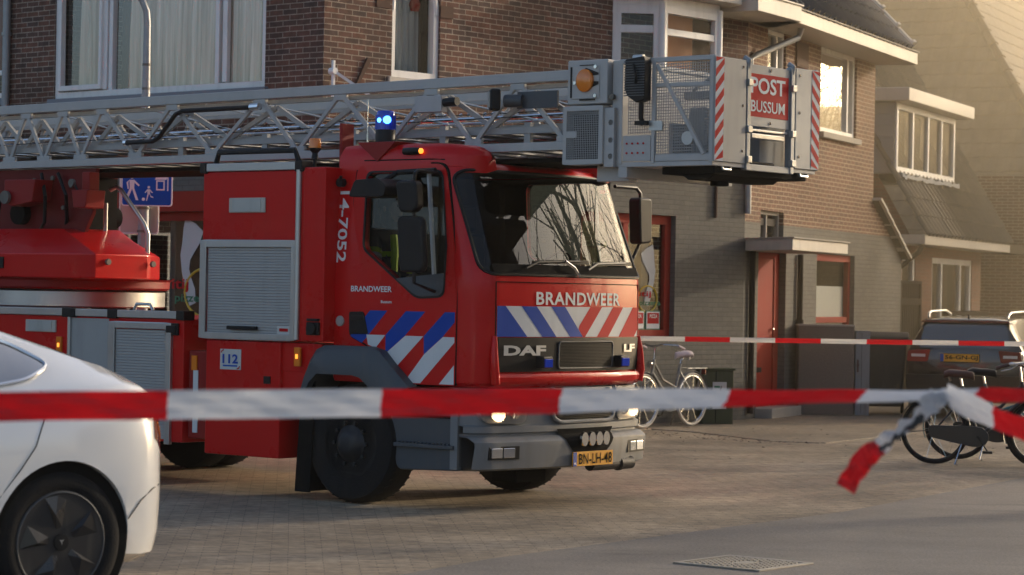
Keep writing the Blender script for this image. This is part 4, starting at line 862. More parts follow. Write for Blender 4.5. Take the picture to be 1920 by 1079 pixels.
b = B(); b.box(2.50, 2.62, -.715, -.70, 2.86, 2.93); b.cyl((2.36, -.72, 3.40), (2.45, -.72, 3.40), .02, 10); b.build('light_clamp', 'alu', sl)
# mirrors
b = B(); b.tube([(.80, -1.08, 2.56), (.80, -1.30, 2.57), (.80, -1.34, 2.55), (.80, -1.345, 2.40), (.815, -1.345, 1.72), (.80, -1.09, 1.66)], .014, 8); ma = b.build('mirror_arm', 'black', truck)
b = B(); b.prism(rpoly([(.655, 2.225), (.90, 2.22), (.925, 1.85), (.90, 1.80), (.70, 1.80), (.685, 1.86)], .05, 4), -1.375, -1.315, lambda u, v, d: (u+.25*(d+1.35), d, v)); b.build('main_mirror', 'black', ma, bevel=.02)
b = B(); b.prism(rpoly([(.65, 2.49), (.86, 2.49), (.875, 2.29), (.83, 2.25), (.69, 2.25)], .05, 4), -1.40, -1.31, XZ); b.build('wide_mirror', 'black', ma, bevel=.02)
b = B(); b.prism(rpoly([(.20, 2.37), (.56, 2.37), (.58, 2.45), (.50, 2.51), (.26, 2.50)], .03, 4), -1.42, -1.12, XZ); b.tube([(.38, -1.25, 2.48), (.42, -1.1, 2.57), (.80, -1.1, 2.58)], .022, 8); b.build('kerb_mirror', 'black', ma, bevel=.015)
b = B(); b.tube([(.95, 1.0, 2.55), (.95, 1.30, 2.55), (.95, 1.36, 2.51), (.95, 1.37, 2.40), (.95, 1.37, 2.10), (.98, 1.10, 1.78)], .016, 8); mb = b.build('mirror_arm', 'black', truck)
b = B(); b.prism(rpoly([(1.255, 2.47), (1.44, 2.47), (1.45, 2.10), (1.28, 2.08)], .04, 4), .90, 1.02, lambda u, v, d: (d, u, v)); b.build('main_mirror', 'black', mb, bevel=.02)
# cab interior
b = B(); b.box(-.2, .95, -.95, .95, 1.05, 1.12); b.box(.80, 1.22, -.93, .93, 1.45, 1.74); b.tube([(.72+.19*math.sin(2*math.pi*k/20)*.55, .48+.19*math.cos(2*math.pi*k/20), 1.84+.19*math.sin(2*math.pi*k/20)*.83) for k in range(20)], .014, 6, closed=True); b.cyl((.75, .48, 1.84), (.9, .48, 1.72), .03, 8); b.build('dashboard', 'black', cab, bevel=.01)
for y in (-.52, .48):
    b = B(); b.box(-.20, .30, y-.24, y+.24, 1.42, 1.55); b.box(-.235, -.16, y-.23, y+.23, 1.5, 2.15); b.box(-.235, -.17, y-.13, y+.13, 2.17, 2.38); b.build('cab_seat', 'seat', cab, bevel=.04)
# ------------------------------------------------------------------ white car in the foreground
KS = 1.09
wcar = thing('parked_car', 'white saloon car with black five spoke wheel covers parked in the foreground', 'car', (-2.188, 12.40, .012), R(42))
CY = .925
ST = [(-3.74, .36, .60, .62, .55, .40), (-3.62, .26, .70, .74, .74, .55), (-3.3, .20, .78, .84, .87, .66), (-2.9, .19, .87, .94, .92, .70), (-2.4, .19, .92, 1.03, .925, .66),
      (-2.0, .19, .94, 1.22, .925, .60), (-1.6, .19, .95, 1.38, .925, .58), (-1.1, .19, .965, 1.432, .925, .575), (-.7, .20, .98, 1.42, .925, .57), (-.4, .21, .995, 1.375, .925, .57),
      (-.15, .22, 1.015, 1.31, .925, .57), (.1, .22, 1.035, 1.235, .92, .58), (0.350, .21, 1.04, 1.15, .90, .59), (0.482, .20, 1.025, 1.085, .862, .59), (0.568, .20, .995, 1.05, .81, .57),
      (0.627, .205, .95, 1.01, .75, .54), (0.680, .215, .89, .93, .665, .49), (0.720, .23, .80, .84, .55, .42), (0.743, .25, .68, .71, .44, .36), (0.743, .27, .52, .55, .42, .36)]
def sect(q):
    x, zb, zs, zr, hw, hr = q; k = min(1, (zs-zb)/.7)
    return [(x, 0, zb), (x, hw-.16, zb), (x, hw-.05, zb+.05*k), (x, hw-.018, zb+.15*k), (x, hw, zb+(zs-zb)*.45), (x, hw-.005, zb+(zs-zb)*.70), (x, hw-.030, zs-.045*k), (x, hw-.065, zs),
            (x, hw-.095, zs+.015), (x, hr+.055, zs+(zr-zs)*.80), (x, hr, zr-.022*min(1, (zr-zs)*6)), (x, hr*.6, zr-.004), (x, 0, zr)]
def body(x, t, off=0):
    i = 0
    if x >= ST[-2][0]: i = len(ST)-3
    else:
        while i < len(ST)-3 and ST[i+1][0] < x: i += 1
    a, c = ST[i], ST[i+1]; k = (x-a[0])/(c[0]-a[0]) if c[0] != a[0] else 0; k = max(0, min(1, k))
    s = sect([p*(1-k)+q*k for p, q in zip(a, c)]); j = min(11, int(t)); f = t-j
    p = Vector(s[j])*(1-f)+Vector(s[j+1])*f
    if off:
        d = Vector(s[j+1])-Vector(s[j]); nrm = Vector((0, d.z, -d.y)); nrm = nrm.normalized() if nrm.length > 0 else Vector((0, 1, 0)); p += nrm*off
    return p
def cp(p, side=-1): return (p.x*KS, (CY+side*p.y)*KS, p.z*KS)
b = B(); xs = []
for a, c in zip(ST, ST[1:]):
    n = max(1, int(abs(c[0]-a[0])/.09))
    for k in range(n): xs.append([p*(1-k/n)+q*k/n for p, q in zip(a, c)])
xs.append(ST[-1]); rows = []
for q in xs:
    s = [Vector(p) for p in sect(q)]
    full = [cp(p, -1) for p in s]+[cp(p, 1) for p in reversed(s[1:-1])]
    rows.append([b.bm.verts.new(p) for p in full])
for A, C in zip(rows, rows[1:]):
    n = len(A)
    for k in range(n): b.bm.faces.new((A[k], A[(k+1) % n], C[(k+1) % n], C[k]))
b.bm.faces.new(rows[0]); b.bm.faces.new(rows[-1])
wb = b.build('body', 'wpaint', None, smooth=50)
cuts = []
for wx in (0, -2.875):
    for y0, y1 in ((-.2, .42), (1.43, 2.1)):
        c = B(); c.cyl((wx*KS, y0*KS, .342*KS), (wx*KS, y1*KS, .342*KS), .366*KS, 48); cuts.append(c.build('cut', 'black'))
boolean(wb, cuts); wb.parent = wcar
me = wb.data; me.set_sharp_from_angle(angle=R(38))
for wx in (0, -2.875):
    for y0, y1 in ((.05, .44), (1.41, 1.80)):
        b = B(); b.lathe([(.365, 0), (.365, y1-y0), (.1, y1-y0)] if y0 < 1 else [(.365, y1-y0), (.365, 0), (.1, 0)], lambda a, c, h: (KS*(wx+a), KS*(y0+h), KS*(.342+c)), 40); b.build('wheel_liner', 'under', wcar)
def sidepatch(poly, off, side, nsub=1):
    """a polygon in x,z on the glasshouse side"""
    out = []
    for i in range(len(poly)):
        p, q = Vector(poly[i]), Vector(poly[(i+1) % len(poly)]); k = max(1, int((q-p).length/.06))
        out += [p.lerp(q, j/k) for j in range(k)]
    res = []
    for p in out:
        lo, hi = body(p.x, 8), body(p.x, 9); t = 8+(p.y-lo.z)/(hi.z-lo.z) if hi.z-lo.z > .01 else 8.5
        t = max(7.6, min(9.9, t)); v = body(p.x, t, 0); res.append(cp(Vector((v.x, v.y+off, p.y)), side))
    return res
WP = rpoly([(-2.05, 1.0), (-1.1, 1.005), (-.45, 1.03), (-.14, 1.075), (.02, 1.14), (-.14, 1.228), (-.45, 1.325), (-.8, 1.368), (-1.2, 1.378), (-1.6, 1.315)], [.02, .01, .05, .05, .05, .05, .05, .05, .05, .05], 3)
for side in (-1, 1):
    b = B(); b.bm.faces.new([b.bm.verts.new(p) for p in sidepatch(WP, .006, side)]); bmesh.ops.triangulate(b.bm, faces=b.bm.faces); b.build('side_window', 'carwin', wb)
    b = B(); b.tube(sidepatch(WP, .008, side), .010*KS, 6, closed=True); b.build('window_trim', 'chrome', wb)
    b = B(); b.tube([sidepatch([(x, z), (x, z+.001), (x, z)], .010, side)[0] for x, z in ((-.52, 1.03), (-.53, 1.15), (-.56, 1.28))], .016, 6); b.build('window_pillar', 'black', wb)
    b = B(); b.tube([cp(body(x, t, .0005), side) for x, t in ((-.10, 7.3), (-.09, 6.2), (-.11, 5.6), (-.16, 5.0), (-.24, 4.5), (-.37, 3.8), (-.47, 3.2))], .0035, 5); b.build('door_seam', 'under', wb)
    b = B(); b.tube([cp(body(x, t, .004), side) for x, t in ((.36, 3.3), (.44, 3.7), (.52, 3.95), (.60, 4.12))], .003, 5); b.build('bumper_seam', 'under', wb)
    b = B(); b.tube([cp(body(x, 10.1, .001), side) for x in (-.30, -.1, .1, .3, .40, .50)], .003, 5); b.build('boot_seam', 'under', wb)
    b = B(); b.grid(lambda u, v: cp(body(.55+.15*u, 5.15+.95*v-.25*u*(1-v), .004), side), 8, 4); tl = b.build('tail_lamp', 'glowred', wb)
    b = B(); b.tube([cp(body(x, t, .004), side) for x, t in ((.58, 5.6), (.62, 5.45), (.65, 5.35))], .007, 6); b.build('lamp_element', 'amber', tl)
    b = B(); b.grid(lambda u, v: cp(body(-.62+.20*u, 5.0+.14*v, .003), side), 4, 2); b.build('door_pull', 'chrome', wb)
b = B()
for side in (-1, 1): b.grid(lambda u, v: cp(body(-2.05+2.4*u, 10.6+1.4*v, .003), side), 26, 3)
b.build('glass_roof', 'carglass', wb)
b = B(); b.grid(lambda u, v: (lambda y: cp(Vector((.55+.05*v-.09*(y/.60)**2, y, 1.055+.014*math.sin(v*3.14)-.03*(y/.6)**2)), -1))(-.56+1.12*u), 20, 4); b.build('boot_lip', 'wpaint', wb)
def carwheel(x, side):
    yy = .035 if side < 0 else 2*CY-.035; sg = 1 if side < 0 else -1
    f = lambda a, c, h: (KS*(x+a), KS*(yy+sg*h), KS*(.335+c))
    b = B(); b.lathe([(.232, .008), (.245, .0), (.29, -.004), (.318, .012), (.331, .035), (.335, .06), (.335, .17), (.328, .205), (.30, .225), (.232, .225)], f, 56)
    for k in range(64):
        a = 2*math.pi*k/64; b.bar(f(.331*math.cos(a), .331*math.sin(a), .04), f(.334*math.cos(a+.05), .334*math.sin(a+.05), .19), .008, .006, up=(math.cos(a), 0, math.sin(a)))
    o = b.build('wheel', 'rubber', wcar)
    b = B(); b.lathe([(.236, .004), (.228, .0), (.222, .012), (.05, .03), (.001, .03)], f, 40); rm = b.build('rim', 'rim', o)
    b = B()
    for k in range(5):
        a = 2*math.pi*k/5+.30
        def P(r, da, h): return f(r*math.cos(a+da), r*math.sin(a+da), h)
        # each blade: broad at the rim, narrow and twisted at the hub
        b.bm.faces.new([b.bm.verts.new(q) for q in (P(.05, -.5, .012), P(.05, .5, .008), P(.13, .30, -.012), P(.13, -.10, .004))])
        b.bm.faces.new([b.bm.verts.new(q) for q in (P(.13, -.10, .004), P(.13, .30, -.012), P(.221, .42, .004), P(.224, .10, .006), P(.224, -.20, .010))])
        b.bm.faces.new([b.bm.verts.new(q) for q in (P(.13, .30, -.012), P(.05, .5, .008), P(.07, .62, .03), P(.215, .52, .03), P(.221, .42, .004))])
        b.bm.faces.new([b.bm.verts.new(q) for q in (P(.13, -.10, .004), P(.224, -.20, .010), P(.20, -.28, .032), P(.07, -.40, .03), P(.05, -.5, .012))])
    b.build('wheel_cover', 'capgrey', o, smooth=0)
    b = B(); b.tube([f(.228*math.cos(2*math.pi*k/40), .228*math.sin(2*math.pi*k/40), .002) for k in range(40)], .004, 5, closed=True); b.build('rim_edge', 'plast', o)
    b = B(); b.lathe([(.04, .01), (.038, -.002), (.001, -.004)], f, 20); hb = b.build('hub_cap', 'black', o)
    b = B(); b.bm.faces.new([b.bm.verts.new(f(u, v, -.0045)) for u, v in ((-.012, .012), (0, .009), (.012, .012), (.010, .008), (.003, .005), (0, -.014), (-.003, .005), (-.010, .008))]); b.build('hub_mark', 'alu', hb)
for x in (0, -2.875): carwheel(x, -1); carwheel(x, 1)

# ------------------------------------------------------------------ the two barrier tapes
def ribbon(b, pts, w, tw, n, sag=0., ripple=0., seed=1):
    rnd = random.Random(seed); ph = [rnd.uniform(0, 6) for _ in range(4)]
    P = [Vector(p) for p in pts]; L = [0]
    for p, q in zip(P, P[1:]): L.append(L[-1]+(q-p).length)
    def at(s):
        s *= L[-1]; i = 0
        while i < len(P)-2 and L[i+1] < s: i += 1
        return P[i].lerp(P[i+1], (s-L[i])/(L[i+1]-L[i]))
    def f(u, v):
        p = at(u); q = at(min(1, u+.01)); o = at(max(0, u-.01)); d = (q-o).normalized()
        a = tw(u) if callable(tw) else tw
        a += ripple*math.sin(u*37+ph[0]+v*2)
        side = Vector((0, 0, 1)); side -= d*side.dot(d); side = side.normalized() if side.length > .1 else Vector((0, -1, 0)); nrm = d.cross(side)
        c = (v-.5)*w; bow = .16*w*math.sin(u*51+ph[1])*(v-.5)**2*4+.035*w*math.sin(v*19+u*6+ph[2])+.03*w*math.sin(u*140+v*9+ph[3])
        return p+side*c*math.cos(a)+nrm*(c*math.sin(a)+bow)+Vector((0, 0, -sag*4*u*(1-u)))
    return f
def tape_piece(tp, pts, w, tw, segs, seed, ripple=.05):
    """segs: (start, end, material) along the length; each stretch of one colour is a part"""
    f = ribbon(None, pts, w, tw, 0, 0, ripple, seed)
    for s0, s1, m in segs:
        b = B(); n = max(4, int((s1-s0)*90)); b.grid(lambda u, v: f(s0+(s1-s0)*u, v), n*2, 10); o = b.build('red_stretch' if m == 'tape_r' else 'white_stretch', m, tp, smooth=60)
tp = thing('barrier_tape', 'red and white barrier tape across the foreground, knotted with a torn loose end', 'barrier tape', (0, 0, 0))
def near(px): return 6.4+1.2*(px-150)/1620
K = Vector((1.30, 7.6, 1.368))
A0 = Vector((-1.62, 6.27, 1.335))
def segs(cuts, cols): return [(a, c, m) for (a, c), m in zip(zip(cuts, cuts[1:]), cols)]
W_, R_ = 'tape_w', 'tape_r'
tape_piece(tp, [A0, A0.lerp(K, .5)+Vector((0, 0, -.004)), K], .078, lambda u: .05+1.0*max(0, u-.3)/.7+.12*math.sin(u*9), segs([0, .246, .434, .603, .772, .915, 1], [R_, W_, R_, W_, R_, W_]), 3)
tape_piece(tp, [K, K+Vector((.14, .05, .002)), K+Vector((1.2, .35, -.01))], .075, lambda u: 1.0-.3*u, segs([0, .10, .55, 1], [W_, R_, W_]), 5)
tape_piece(tp, [K+Vector((.02, -.02, 0)), K+Vector((.075, -.10, -.025)), K+Vector((.26, -.35, -.115)), K+Vector((.55, -.8, -.33)), K+Vector((.9, -1.3, -.62))], .080, lambda u: .25+.5*u, segs([0, .12, .75, 1], [W_, R_, W_]), 8, .2)
tape_piece(tp, [K+Vector((-.01, -.02, 0)), K+Vector((-.04, -.05, -.045)), K+Vector((-.13, -.07, -.105)), K+Vector((-.235, -.06, -.20)), K+Vector((-.285, -.05, -.285))], .066, lambda u: .5+.9*math.sin(u*5), segs([0, .60, 1], [W_, R_]), 11, .25)
tape_piece(tp, [A0+(A0-K).normalized()*4.5+Vector((0, 0, .05)), A0], .078, .05, segs([0, .2, .4, .6, .8, 1], [W_, R_, W_, R_, W_]), 4)
tape_piece(tp, [K+Vector((1.2, .35, -.01)), K+Vector((6.5, 2.2, .03))], .075, lambda u: .7-.5*u, segs([0, .1, .2, .3, .4, .5, .6, .7, .8, .9, 1], [W_, R_]*5), 6)
tape_piece(tp, [K+Vector((.9, -1.3, -.62)), K+Vector((1.6, -2.4, -1.10)), K+Vector((2.0, -2.9, -1.34))], .080, .75, segs([0, .5, 1], [W_, R_]), 9, .2)
b = B()
for q, r in (((0, 0, 0), .014), ((.015, -.01, -.010), .011), ((-.015, -.01, -.009), .010)):
    b.tube([K+Vector(q)+Vector((-.035, 0, .004)), K+Vector(q), K+Vector(q)+Vector((.035, 0, -.004))], [.006, r, .007], 9)
b.build('knot', W_, tp)
b = B(); rnd = random.Random(6)
for k in range(11):
    q = .14+.58*k/10; p0_ = Vector((-.04, -.05, -.045)).lerp(Vector((-.245, -.06, -.21)), q); l = rnd.uniform(.006, .017); h_ = rnd.uniform(.012, .03)
    b.grid(lambda u, v: K+p0_+Vector((rnd.uniform(-.002, .002)+l*(u-.5)+.4*h_*(v-.5), -.055, -l*(u-.5)*.7+h_*(v-.5)+.004*math.sin(k*2.1))), 2, 2)
b.build('tape_print', 'tape_k', tp)
tf = thing('barrier_tape', 'thin red and white barrier tape stretched far behind the fire engine, past the parked bicycles', 'barrier tape', (1.3, 31.0, 0))
def farcut():
    x = 0; out = [0]
    while x < 1: x += .045; out.append(min(1, x))
    return out
fc = farcut(); tape_piece(tf, [(-1.4, -.3, 1.13), (1.8, .0, 1.137), (4.6, -.1, 1.15), (7.4, -.3, 1.165), (11, -1.2, 1.15)], .060, .1, segs(fc, [R_ if k % 2 == 0 else W_ for k in range(len(fc)-1)]), 21, .03)

# ------------------------------------------------------------------ ground
def sheet(name, poly, z, m, kind='structure'):
    b = B(); b.bm.faces.new([b.bm.verts.new((x, y, z)) for x, y in poly]); return tag(b.build(name, m, None, smooth=0), kind=kind)
sheet('ground', [(-260, -60), (260, -60), (260, 320), (-260, 320)], -.004, PAVE)
sheet('road', [(-60, -40), (60, -40), (60, 112), (4.95, 23.85), (2.6, 19.5), (.9, 17.05), (-.1, 15.6), (-1.0, 13.9), (-2.6, 10.5), (-30, -34)], .001, ASPH)
pav = [(-9.2, 33.0), (-2.9, 27.3), (-1.9, 26.6), (.6, 29.0), (1.75, 31.3), (2.3, 30.75), (3.1, 29.05), (3.6, 28.9), (5.2, 31.8), (9.5, 41.5), (16, 56), (12, 60), (3, 36), (-2, 29), (-9, 35)]
b = B(); b.prism(pav, -.02, .004, XY); tag(b.build('pavement', SLAB, None, bevel=0, smooth=0), kind='structure')
kerb = [(-9.2, 33.0), (-2.9, 27.3), (-1.9, 26.6), (.6, 29.0), (1.75, 31.3), (2.3, 30.75), (3.1, 29.05), (3.6, 28.9), (5.2, 31.8), (9.5, 41.5), (16, 56)]
b = B()
for p, q in zip(kerb, kerb[1:]):
    P_, Q_ = Vector((*p, -.0365)), Vector((*q, -.0365)); L_ = (Q_-P_).length; n = max(1, int(L_/.9)); 
    for k in range(n): b.bar(P_.lerp(Q_, k/n+.004/L_), P_.lerp(Q_, (k+1)/n-.004/L_), .13, .085)
tag(b.build('kerb', SLAB, None, bevel=.012), kind='structure')
# cast iron cover
mh = thing('manhole_cover', 'square cast iron manhole cover set in the asphalt', 'manhole cover', (1.47, 15.55, .001), R(52))
b = B(); s_ = .315; boxframe_pts = [(-s_, s_, -s_, -s_+.04), (-s_, s_, s_-.04, s_), (-s_, -s_+.04, -s_+.04, s_-.04), (s_-.04, s_, -s_+.04, s_-.04)]
for x0, x1, y0, y1 in boxframe_pts: b.box(x0, x1, y0, y1, 0, .012)
b.build('cover_frame', 'cover', mh, bevel=.003)
b = B(); b.box(-.27, .27, -.27, .27, 0, .004)
k = -.25
while k < .25:
    j = -.25
    while j < .25:
        if not (abs(k) < .11 and abs(j) < .07): b.box(k, k+.026, j, j+.026, .004, .014)
        j += .046
    k += .046
b.box(-.09, .09, -.05, .05, .007, .010); b.build('cover_plate', 'cover', mh, smooth=0)
# dry leaves and crumbs along the kerb
b = B(); rnd = random.Random(4)
for k in range(260):
    t = rnd.random(); base = Vector((1.2, 31.2)).lerp(Vector((3.3, 28.6)), t) if k % 2 else Vector((rnd.uniform(1.5, 7), rnd.uniform(25.5, 34)))
    x, y = base.x+rnd.gauss(0, .25), base.y-.35+rnd.gauss(0, .25); a = rnd.uniform(0, 6.28); s0 = rnd.uniform(.008, .03); zz = .01 if k % 2 == 0 else .006
    b.quad(*[(x+s0*math.cos(a+q), y+s0*math.sin(a+q)*.7, zz+rnd.uniform(0, .012)) for q in (0, 1.4, 3.1, 4.6)])
tag(b.build('leaf_litter', 'leather', None, smooth=0, merge=False), kind='stuff')
# ------------------------------------------------------------------ corner house (x along the street wall, y into the house)
F1 = lambda u, d, v: (u, d, v)          # street wall: u along, d inward, v up
F2 = lambda u, d, v: (d, u, v)          # left front
def wallsheet(F, u0, u1, v0, v1, holes, depth=.10):
    """a wall sheet with real openings and their reveals"""
    b = B(); us = sorted({u0, u1, *[h[0] for h in holes], *[h[1] for h in holes]}); vs = sorted({v0, v1, *[h[2] for h in holes], *[h[3] for h in holes]})
    us = [u for u in us if u0 <= u <= u1]; vs = [v for v in vs if v0 <= v <= v1]
    for a, c in zip(us, us[1:]):
        for e, g in zip(vs, vs[1:]):
            m, n = (a+c)/2, (e+g)/2
            if any(h[0] < m < h[1] and h[2] < n < h[3] for h in holes): continue
            b.quad(F(a, 0, e), F(c, 0, e), F(c, 0, g), F(a, 0, g))
    for h in holes:
        a, c, e, g = h[0], h[1], max(h[2], v0), min(h[3], v1)
        if e >= g: continue
        b.quad(F(a, 0, e), F(a, depth, e), F(a, depth, g), F(a, 0, g)); b.quad(F(c, 0, e), F(c, depth, e), F(c, depth, g), F(c, 0, g))
        if h[2] >= v0: b.quad(F(a, 0, e), F(c, 0, e), F(c, depth, e), F(a, depth, e))
        if h[3] <= v1: b.quad(F(a, 0, g), F(c, 0, g), F(c, depth, g), F(a, depth, g))
    return b
def window(par, F, u0, u1, v0, v1, d=.07, fw=.06, mull=(), trans=(), m='wwood', glass='glass', sill=None, sillm='gsill', dep=.06, name='window'):
    b = B(); q = lambda a, c, e, g, z0, z1: b.box(a, c, z0, z1, e, g, lambda x, y, z: F(x, y, z))
    q(u0, u1, v0, v0+fw, d-.02, d+dep); q(u0, u1, v1-fw, v1, d-.02, d+dep); q(u0, u0+fw, v0+fw, v1-fw, d-.02, d+dep); q(u1-fw, u1, v0+fw, v1-fw, d-.02, d+dep)
    for k in mull: q(k-fw*.45, k+fw*.45, v0+fw, v1-fw, d-.015, d+dep)
    for k in trans: q(u0+fw, u1-fw, k-fw*.45, k+fw*.45, d-.01, d+dep-.005)
    o = b.build(name, m, par, bevel=.006)
    b = B(); b.quad(F(u0+fw*.5, d+.03, v0+fw*.5), F(u1-fw*.5, d+.03, v0+fw*.5), F(u1-fw*.5, d+.03, v1-fw*.5), F(u0+fw*.5, d+.03, v1-fw*.5)); b.build('pane', glass, o, smooth=0)
    if sill:
        b = B(); b.box(u0-.06, u1+.06, -sill, d, v0-.09, v0-.004, lambda x, y, z: F(x, y, z)); b.build('sill', sillm, o, bevel=.006)
    return o
def drape(par, F, u0, u1, v0, v1, d, m, waves=14, amp=.035, name='curtain', lean=0, seed=0):
    rnd = random.Random(seed); ph = [rnd.uniform(0, 6.28) for _ in range(5)]
    def f(u, v):
        w = math.sin(u*waves*6.28+ph[0])+.5*math.sin(u*waves*2.7*6.28+ph[1]+v*2)+.6*math.sin(u*waves*.43*6.28+ph[2]-v)
        return F(u0+(u1-u0)*u+lean*v*(v1-v0), d+amp*w*(1-.35*v), v0+(v1-v0)*v)
    b = B(); b.grid(f, max(40, waves*8), 8); return b.build(name, m, par, smooth=80)
def tiles(b, F, x0, x1, s0, L, tw=.26, th=.34, amp=.065, skip=None, lip=.03):
    """pantile sheet: F(x, s, h) with s up the slope and h off it"""
    nx = max(2, int((x1-x0)/tw*6)); ns = max(1, int(L/th))
    if b.uv is None: b.uv = b.bm.loops.layers.uv.new('UVMap')
    prof = lambda x: amp*(math.sin(2*math.pi*x/tw) if math.sin(2*math.pi*x/tw) > -.3 else -.3)
    for j in range(ns):
        sa, sb = s0+L*j/ns, s0+L*(j+1)/ns
        rA = []; rB = []; rC = []
        for i in range(nx+1):
            x = x0+(x1-x0)*i/nx; h = prof(x)
            rA.append(b.bm.verts.new(F(x, sa, h+lip))); rB.append(b.bm.verts.new(F(x, sb+.01, h+.004))); rC.append(b.bm.verts.new(F(x, sa, h-.006)))
        for i in range(nx):
            if skip and skip((x0+(x1-x0)*(i+.5)/nx), (sa+sb)/2): continue
            x = x0+(x1-x0)*i/nx; x2 = x0+(x1-x0)*(i+1)/nx
            for q, uv in (((rA[i], rA[i+1], rB[i+1], rB[i]), ((x, sa), (x2, sa), (x2, sb), (x, sb))), ((rC[i], rC[i+1], rA[i+1], rA[i]), ((x, sa), (x2, sa), (x2, sa), (x, sa)))):
                fc = b.bm.faces.new(q)
                for lp, w_ in zip(fc.loops, uv): lp[b.uv].uv = w_
    return b
house = thing('corner_house', 'brown brick corner house with grey painted ground floor and white framed windows', 'house', (-2.151, 27.935, 0), R(48.7))
HA = (1.09, 1.90, 4.125, 5.75); HS = (4.55, 6.49, 1.10, 2.715)
bw1 = wallsheet(F1, 0, 8.02, 3.31, 6.8, [HA], .12); bw1.build('street_wall', BR1, house, smooth=0)
wallsheet(F1, 0, 8.02, 0, 3.31, [HS], .14).build('street_base_wall', BRG, house, smooth=0)
HL = (.95, 4.77, 3.965, 5.75); HSL = (.75, 4.35, .55, 2.55)
wallsheet(F2, 0, 5.62, 3.31, 6.8, [HL], .12).build('front_wall', BR1, house, smooth=0)
wallsheet(F2, 0, 5.62, 0, 3.31, [HSL], .14).build('front_base_wall', BRG, house, smooth=0)
b = B(); b.quad((0, 5.62, 0), (8.02, 5.62, 0), (8.02, 5.62, 6.8), (0, 5.62, 6.8)); b.quad((8.02, 0, 0), (8.02, 5.62, 0), (8.02, 5.62, 6.8), (8.02, 0, 6.8)); b.build('rear_wall', BR1, house, smooth=0)
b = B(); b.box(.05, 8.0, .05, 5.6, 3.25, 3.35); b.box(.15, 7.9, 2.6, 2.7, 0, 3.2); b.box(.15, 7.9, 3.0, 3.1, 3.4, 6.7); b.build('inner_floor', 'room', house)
b = B()
for (p, q) in (((-.5, -.5), (8.5, -.5)), ((8.5, -.5), (8.5, 6.1)), ((8.5, 6.1), (-.5, 6.1)), ((-.5, 6.1), (-.5, -.5))):
    m0 = Vector((p[0], p[1], 6.8)); m1 = Vector((q[0], q[1], 6.8)); b.bm.faces.new([b.bm.verts.new(x) for x in (m0, m1, Vector((min(max(q[0], 2.6), 5.6), 2.8, 10)), Vector((min(max(p[0], 2.6), 5.6), 2.8, 10)))])
b.quad((-.5, -.5, 6.79), (8.5, -.5, 6.79), (8.5, 6.1, 6.79), (-.5, 6.1, 6.79)); b.build('roof', TILE, house, smooth=0)
# tall street window with its rounded head
o = window(house, F1, *HA, fw=.085, dep=.07, d=.05, sill=.03, sillm='cream', glass='lowglass')
b = B()
for s, uu in ((1, HA[0]), (-1, HA[1])):
    pts = [(uu, 5.0), (uu+s*.03, 5.15), (uu+s*.10, 5.28), (uu+s*.22, 5.38), (uu+s*.4, 5.42), (uu+s*.4, 5.75), (uu, 5.75)]
    b.prism(pts, .01, .10, XZ)
b.build('window_head', BR1, o, smooth=0)
b = B(); b.tube([(HA[0]+.04, .06, 4.9), (HA[0]+.05, .06, 5.05), (HA[0]+.11, .06, 5.22), (HA[0]+.22, .06, 5.32), (HA[0]+.4, .06, 5.37), (HA[1]-.22, .06, 5.32), (HA[1]-.11, .06, 5.22), (HA[1]-.05, .06, 5.05), (HA[1]-.04, .06, 4.9)], .045, 8); b.build('arched_frame', 'wwood', o)
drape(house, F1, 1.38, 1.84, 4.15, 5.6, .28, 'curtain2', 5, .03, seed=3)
drape(house, F1, 1.80, 2.25, 4.15, 5.6, .36, 'brown', 2, .02, seed=4)
b = B(); b.lathe([(.05, 0), (.07, .08), (.05, .14)], lambda a, c, h: (1.72+a, .25+c, 4.95+h), 12); b.build('hanging_lantern', 'rdoor', house)
for u in (.93, 2.0):
    b = B(); b.box(u-.11, u+.11, -.012, .004, 4.90 if u < 1 else 4.88, 5.02); b.build('brick_corbel', 'brown', house)
# wide front window
o = window(house, F2, *HL, fw=.075, mull=(1.80, 3.72), d=.04, sill=.06, glass='lowglass')
for y_ in (3.78, 1.62):
    b = B(); b.box(.018, .075, y_, y_+.08, 4.05, 5.70); b.build('casement_stile', 'wwood', o, bevel=.006)
b = B()
for y0, y1, z0, z1 in ((3.85, 3.90, 4.06, 5.7), (4.62, 4.68, 4.06, 5.7), (3.90, 4.62, 4.06, 4.12)): b.box(-.02, .05, y0, y1, z0, z1, lambda x, y, z: (x-.16*(z-4.0)/1.7*0, y+.12*(z-4.06)/1.6*0, z))
b.build('tilted_casement', 'wwood', o, bevel=.006)
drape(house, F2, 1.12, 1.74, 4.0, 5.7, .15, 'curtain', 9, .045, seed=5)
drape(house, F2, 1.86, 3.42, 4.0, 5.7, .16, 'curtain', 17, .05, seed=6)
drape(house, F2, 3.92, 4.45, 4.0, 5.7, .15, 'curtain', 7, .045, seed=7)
drape(house, F2, 3.40, 4.0, 4.0, 5.7, .40, 'brown', 3, .02, seed=8)
b = B(); b.box(-.012, .0, .90, 4.85, 3.84, 3.965); b.build('sill_band', 'gsill', house, bevel=.004)
